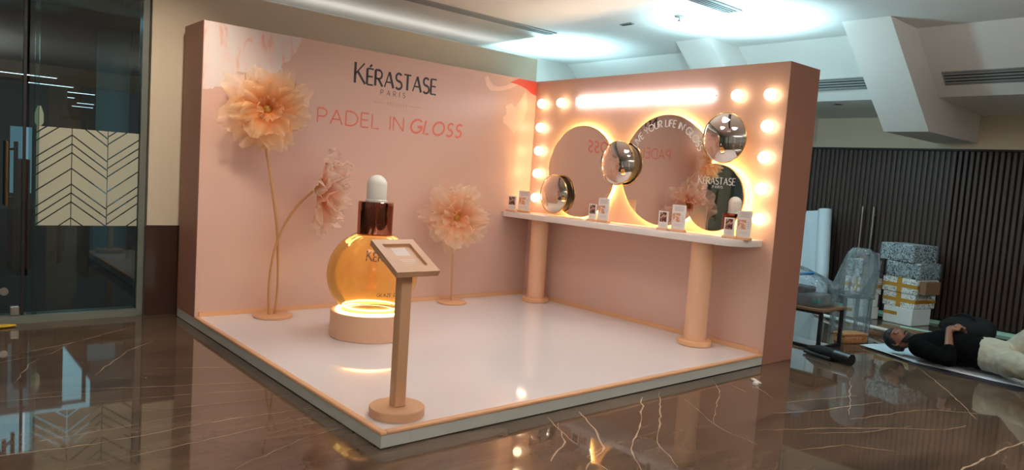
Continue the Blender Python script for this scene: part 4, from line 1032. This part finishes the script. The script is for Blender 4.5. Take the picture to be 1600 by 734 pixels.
man = thing('person', 'man asleep on his back in a black shirt and khaki trousers on a white sheet', 'person', (1.62, -4.1, .02))
X0 = 1.64
J = {'pelvis': (X0, -4.27, .158), 'waist': (X0, -4.10, .155), 'chest': (X0, -3.86, .160), 'neckb': (X0, -3.66, .150), 'neck': (X0-.01, -3.60, .145), 'headb': (X0-.02, -3.53, .13),
 'shN': (X0-.185, -3.71, .125), 'elN': (X0-.265, -3.985, .085), 'wrN': (X0-.12, -3.915, .300), 'haN': (X0-.055, -3.905, .325),
 'shF': (X0+.185, -3.71, .125), 'elF': (X0+.270, -3.985, .085), 'wrF': (X0+.12, -3.945, .306), 'haF': (X0+.045, -3.930, .338),
 'hipN': (X0-.095, -4.31, .140), 'knN': (X0-.36, -4.66, .17), 'anN': (X0-.12, -4.98, .10), 'toN': (X0-.16, -5.12, .10),
 'hipF': (X0+.095, -4.31, .140), 'knF': (X0+.10, -4.62, .50), 'anF': (X0+.08, -4.92, .10), 'toF': (X0+.06, -5.08, .05)}
names = list(J); ix_ = {n: i for i, n in enumerate(names)}
E_ = [('pelvis','waist'),('waist','chest'),('chest','neckb'),('neckb','neck'),('neck','headb'),('neckb','shN'),('shN','elN'),('elN','wrN'),('wrN','haN'),('neckb','shF'),('shF','elF'),('elF','wrF'),('wrF','haF'),
 ('pelvis','hipN'),('hipN','knN'),('knN','anN'),('anN','toN'),('pelvis','hipF'),('hipF','knF'),('knF','anF'),('anF','toF')]
RAD = {'pelvis': .105, 'waist': .100, 'chest': .110, 'neckb': .060, 'neck': .052, 'headb': .055, 'shN': .062, 'elN': .040, 'wrN': .027, 'haN': .030, 'shF': .062, 'elF': .040, 'wrF': .027, 'haF': .030,
 'hipN': .085, 'knN': .060, 'anN': .038, 'toN': .032, 'hipF': .085, 'knF': .060, 'anF': .038, 'toF': .032}
# head: face up, turned a little to the near side
HC = Vector((X0-.035, -3.485, .135)); up = Vector((0, 1, .10)).normalized(); face = Vector((-.34, -.06, .94)); face = (face-up*face.dot(up)).normalized(); side = up.cross(face)
def hp(s, f, u): return HC+side*s+face*f+up*u
hm = MB(); nn, mm = 28, 18; vs = []
for k in range(mm+1):
    tt = -pi/2+pi*k/mm
    for i in range(nn):
        a = 2*pi*i/nn; cs, ff, uu = .074*cos(tt)*sin(a), .096*cos(tt)*cos(a), .118*sin(tt)
        if uu < 0:
            kx = 1-.35*(-uu/.118)**1.5; cs *= kx
            ff = ff*(1-.10*(-uu/.118)) + .012*(-uu/.118)
        if ff > 0: ff -= .012*max(0, 1-abs(uu-.012)/.03)*max(0, abs(cs)/.05)*(.6)
        vs.append(hp(cs, ff, uu))
fs = [(k*nn+i, k*nn+(i+1) % nn, (k+1)*nn+(i+1) % nn, (k+1)*nn+i) for k in range(mm) for i in range(nn)]
hm.add(vs, fs)
nose = MB().add([hp(-.010, .088, .018), hp(.010, .088, .018), hp(-.019, .088, -.034), hp(.019, .088, -.034), hp(0, .098, .016), hp(0, .122, -.028), hp(0, .092, -.040)],
 [(0,1,4),(0,4,5,2),(1,3,5,4),(2,5,6),(5,3,6),(2,6,3,1,0)])
lips = MB().tube([hp(-.024, .086, -.060), hp(-.01, .095, -.057), hp(.01, .095, -.057), hp(.024, .086, -.060)], .006, 8).tube([hp(-.022, .086, -.066), hp(0, .095, -.069), hp(.022, .086, -.066)], .006, 8)
ears = MB()
for s in (-1, 1):
    ears.tube([hp(s*.074, -.006, .022), hp(s*.083, -.016, .026), hp(s*.086, -.022, .004), hp(s*.080, -.014, -.024), hp(s*.072, -.002, -.030)], [.006, .009, .010, .009, .006], 8)
lids = MB()
for s in (-1, 1): lids.tube([hp(s*.017, .082, .006), hp(s*.030, .087, .004), hp(s*.044, .076, .006)], [.008, .011, .008], 8)
brow_ridge = MB().tube([hp(-.048, .074, .026), hp(-.022, .090, .030), hp(0, .088, .026), hp(.022, .090, .030), hp(.048, .074, .026)], .009, 8)
# fingers
fing = []
def hand(hc, dirv, lat, palm_n):
    hc = Vector(hc); d = Vector(dirv).normalized(); l = Vector(lat).normalized(); n = Vector(palm_n).normalized()
    for k, (o, ln) in enumerate(((-.030, .070), (-.010, .080), (.011, .076), (.031, .060))):
        b = hc+d*.018+l*o
        fing.append(MB().tube([b, b+d*ln*.45+n*.004, b+d*ln*.78-n*.012, b+d*ln-n*.028], [.0105, .0100, .0092, .0078], 8))
    b = hc-l*.030-d*.020
    fing.append(MB().tube([b, b-l*.024+d*.018, b-l*.030+d*.046-n*.004], [.013, .0115, .009], 8))
    fing.append(MB().ball(hc, .040, 12, 8, (1.0, 1.0, .45)))
hand(J['haN'], (1, -.12, .10), (0, 1, 0), (0, 0, 1))
hand(J['haF'], (-1, -.05, .06), (0, 1, 0), (0, 0, 1))
body = skinned('body', [J[n] for n in names], [(ix_[a], ix_[b]) for a, b in E_], [RAD[n] for n in names], 'skin', man, .0065, [hm, nose, lips, ears, lids, brow_ridge]+fing)
# clothes follow the same joints
def cloth(name, sel, edges, grow, mname, root, adj=None, folds=.012):
    idx = {n: i for i, n in enumerate(sel)}; P = dict(J)
    if adj: P.update(adj)
    return skinned(name, [P[n] for n in sel], [(idx[a], idx[b]) for a, b in edges], [(RAD.get(n, .06)+grow) if not isinstance(grow, dict) else grow[n] for n in sel], mname, man, .010, (), folds)
J['cuffN'] = tuple(Vector(J['elN']).lerp(Vector(J['wrN']), .40)); J['cuffF'] = tuple(Vector(J['elF']).lerp(Vector(J['wrF']), .40))
cloth('shirt', ['waist0', 'waist', 'chest', 'neckb', 'shN', 'elN', 'cuffN', 'shF', 'elF', 'cuffF'], [('waist0','waist'),('waist','chest'),('chest','neckb'),('neckb','shN'),('shN','elN'),('elN','cuffN'),('neckb','shF'),('shF','elF'),('elF','cuffF')],
 {'waist0': (.150, .132), 'waist': (.160, .138), 'chest': (.175, .142), 'neckb': (.10, .075), 'shN': .080, 'elN': .060, 'cuffN': .050, 'shF': .080, 'elF': .060, 'cuffF': .050}, 'tee', 'chest', {'waist0': (X0, -4.20, .150)})
cloth('trousers', ['pelvis', 'top', 'hipN', 'knN', 'anN', 'hipF', 'knF', 'anF'], [('top','pelvis'),('pelvis','hipN'),('hipN','knN'),('knN','anN'),('pelvis','hipF'),('hipF','knF'),('knF','anF')],
 {'pelvis': (.165, .138), 'top': (.160, .140), 'hipN': .112, 'knN': .086, 'anN': .070, 'hipF': .112, 'knF': .086, 'anF': .070}, 'khaki', 'pelvis', {'top': (X0, -4.16, .156)}, .022)
# hair cap, beard, brows, lashes
hc_ = MB(); vs = []; fs = []
NH, KH = 40, 12
for k in range(KH+1):
    for i in range(NH):
        a = 2*pi*i/NH; c = cos(a)
        st = lambda x, lo, hi: max(0, min(1, (x-lo)/(hi-lo)))
        lo = -.050+.050*st(c, -.35, .05)+.066*st(c, .22, .55)+.004*sin(5*a)
        t0 = math.asin(lo/.126); tt = t0+(pi/2-t0)*k/KH
        rr = 1.05+.10*sin(pi/2*min(1, k/4))
        vs.append(hp(.074*rr*cos(tt)*sin(a), .096*rr*cos(tt)*cos(a)-.004, .118*(rr-.01)*sin(tt)))
fs = [(k*NH+i, k*NH+(i+1) % NH, (k+1)*NH+(i+1) % NH, (k+1)*NH+i) for k in range(KH) for i in range(NH)]
ho = hc_.add(vs, fs).build('hair', 'hair', man, True); sm = ho.modifiers.new('thick', 'SOLIDIFY'); sm.thickness = .012; sm.offset = 0
bd = MB(); vs = []
for k in range(5):
    for i in range(17):
        a = radians(-80+160*i/16); uu = -.062-.050*k/4+.030*(abs(i-8)/8)**2
        ct = sqrt(max(.02, 1-(uu/.122)**2)); kx = 1-.33*(-min(0, uu)/.118)**1.5
        vs.append(hp(.078*ct*sin(a)*kx, .104*ct*cos(a)+.010, uu-.012))
bd.add(vs, [(k*17+i, k*17+i+1, (k+1)*17+i+1, (k+1)*17+i) for k in range(4) for i in range(16)])
bo = bd.build('beard', 'hair', man, True); sm = bo.modifiers.new('thick', 'SOLIDIFY'); sm.thickness = .008; sm.offset = 0
MB().tube([hp(-.030, .088, -.056), hp(-.012, .101, -.048), hp(.012, .101, -.048), hp(.030, .088, -.056)], [.004, .007, .007, .004], 8).build('moustache', 'hair', man, True)
for s in (-1, 1):
    MB().tube([hp(s*.014, .093, .030), hp(s*.030, .090, .034), hp(s*.048, .078, .030)], [.004, .005, .003], 6).build('eyebrow', 'hair', man, True)
    MB().tube([hp(s*.018, .092, .001), hp(s*.030, .096, -.002), hp(s*.044, .085, .001)], .0018, 6).build('eyelash', 'hair', man, True)

man.location.z += .026
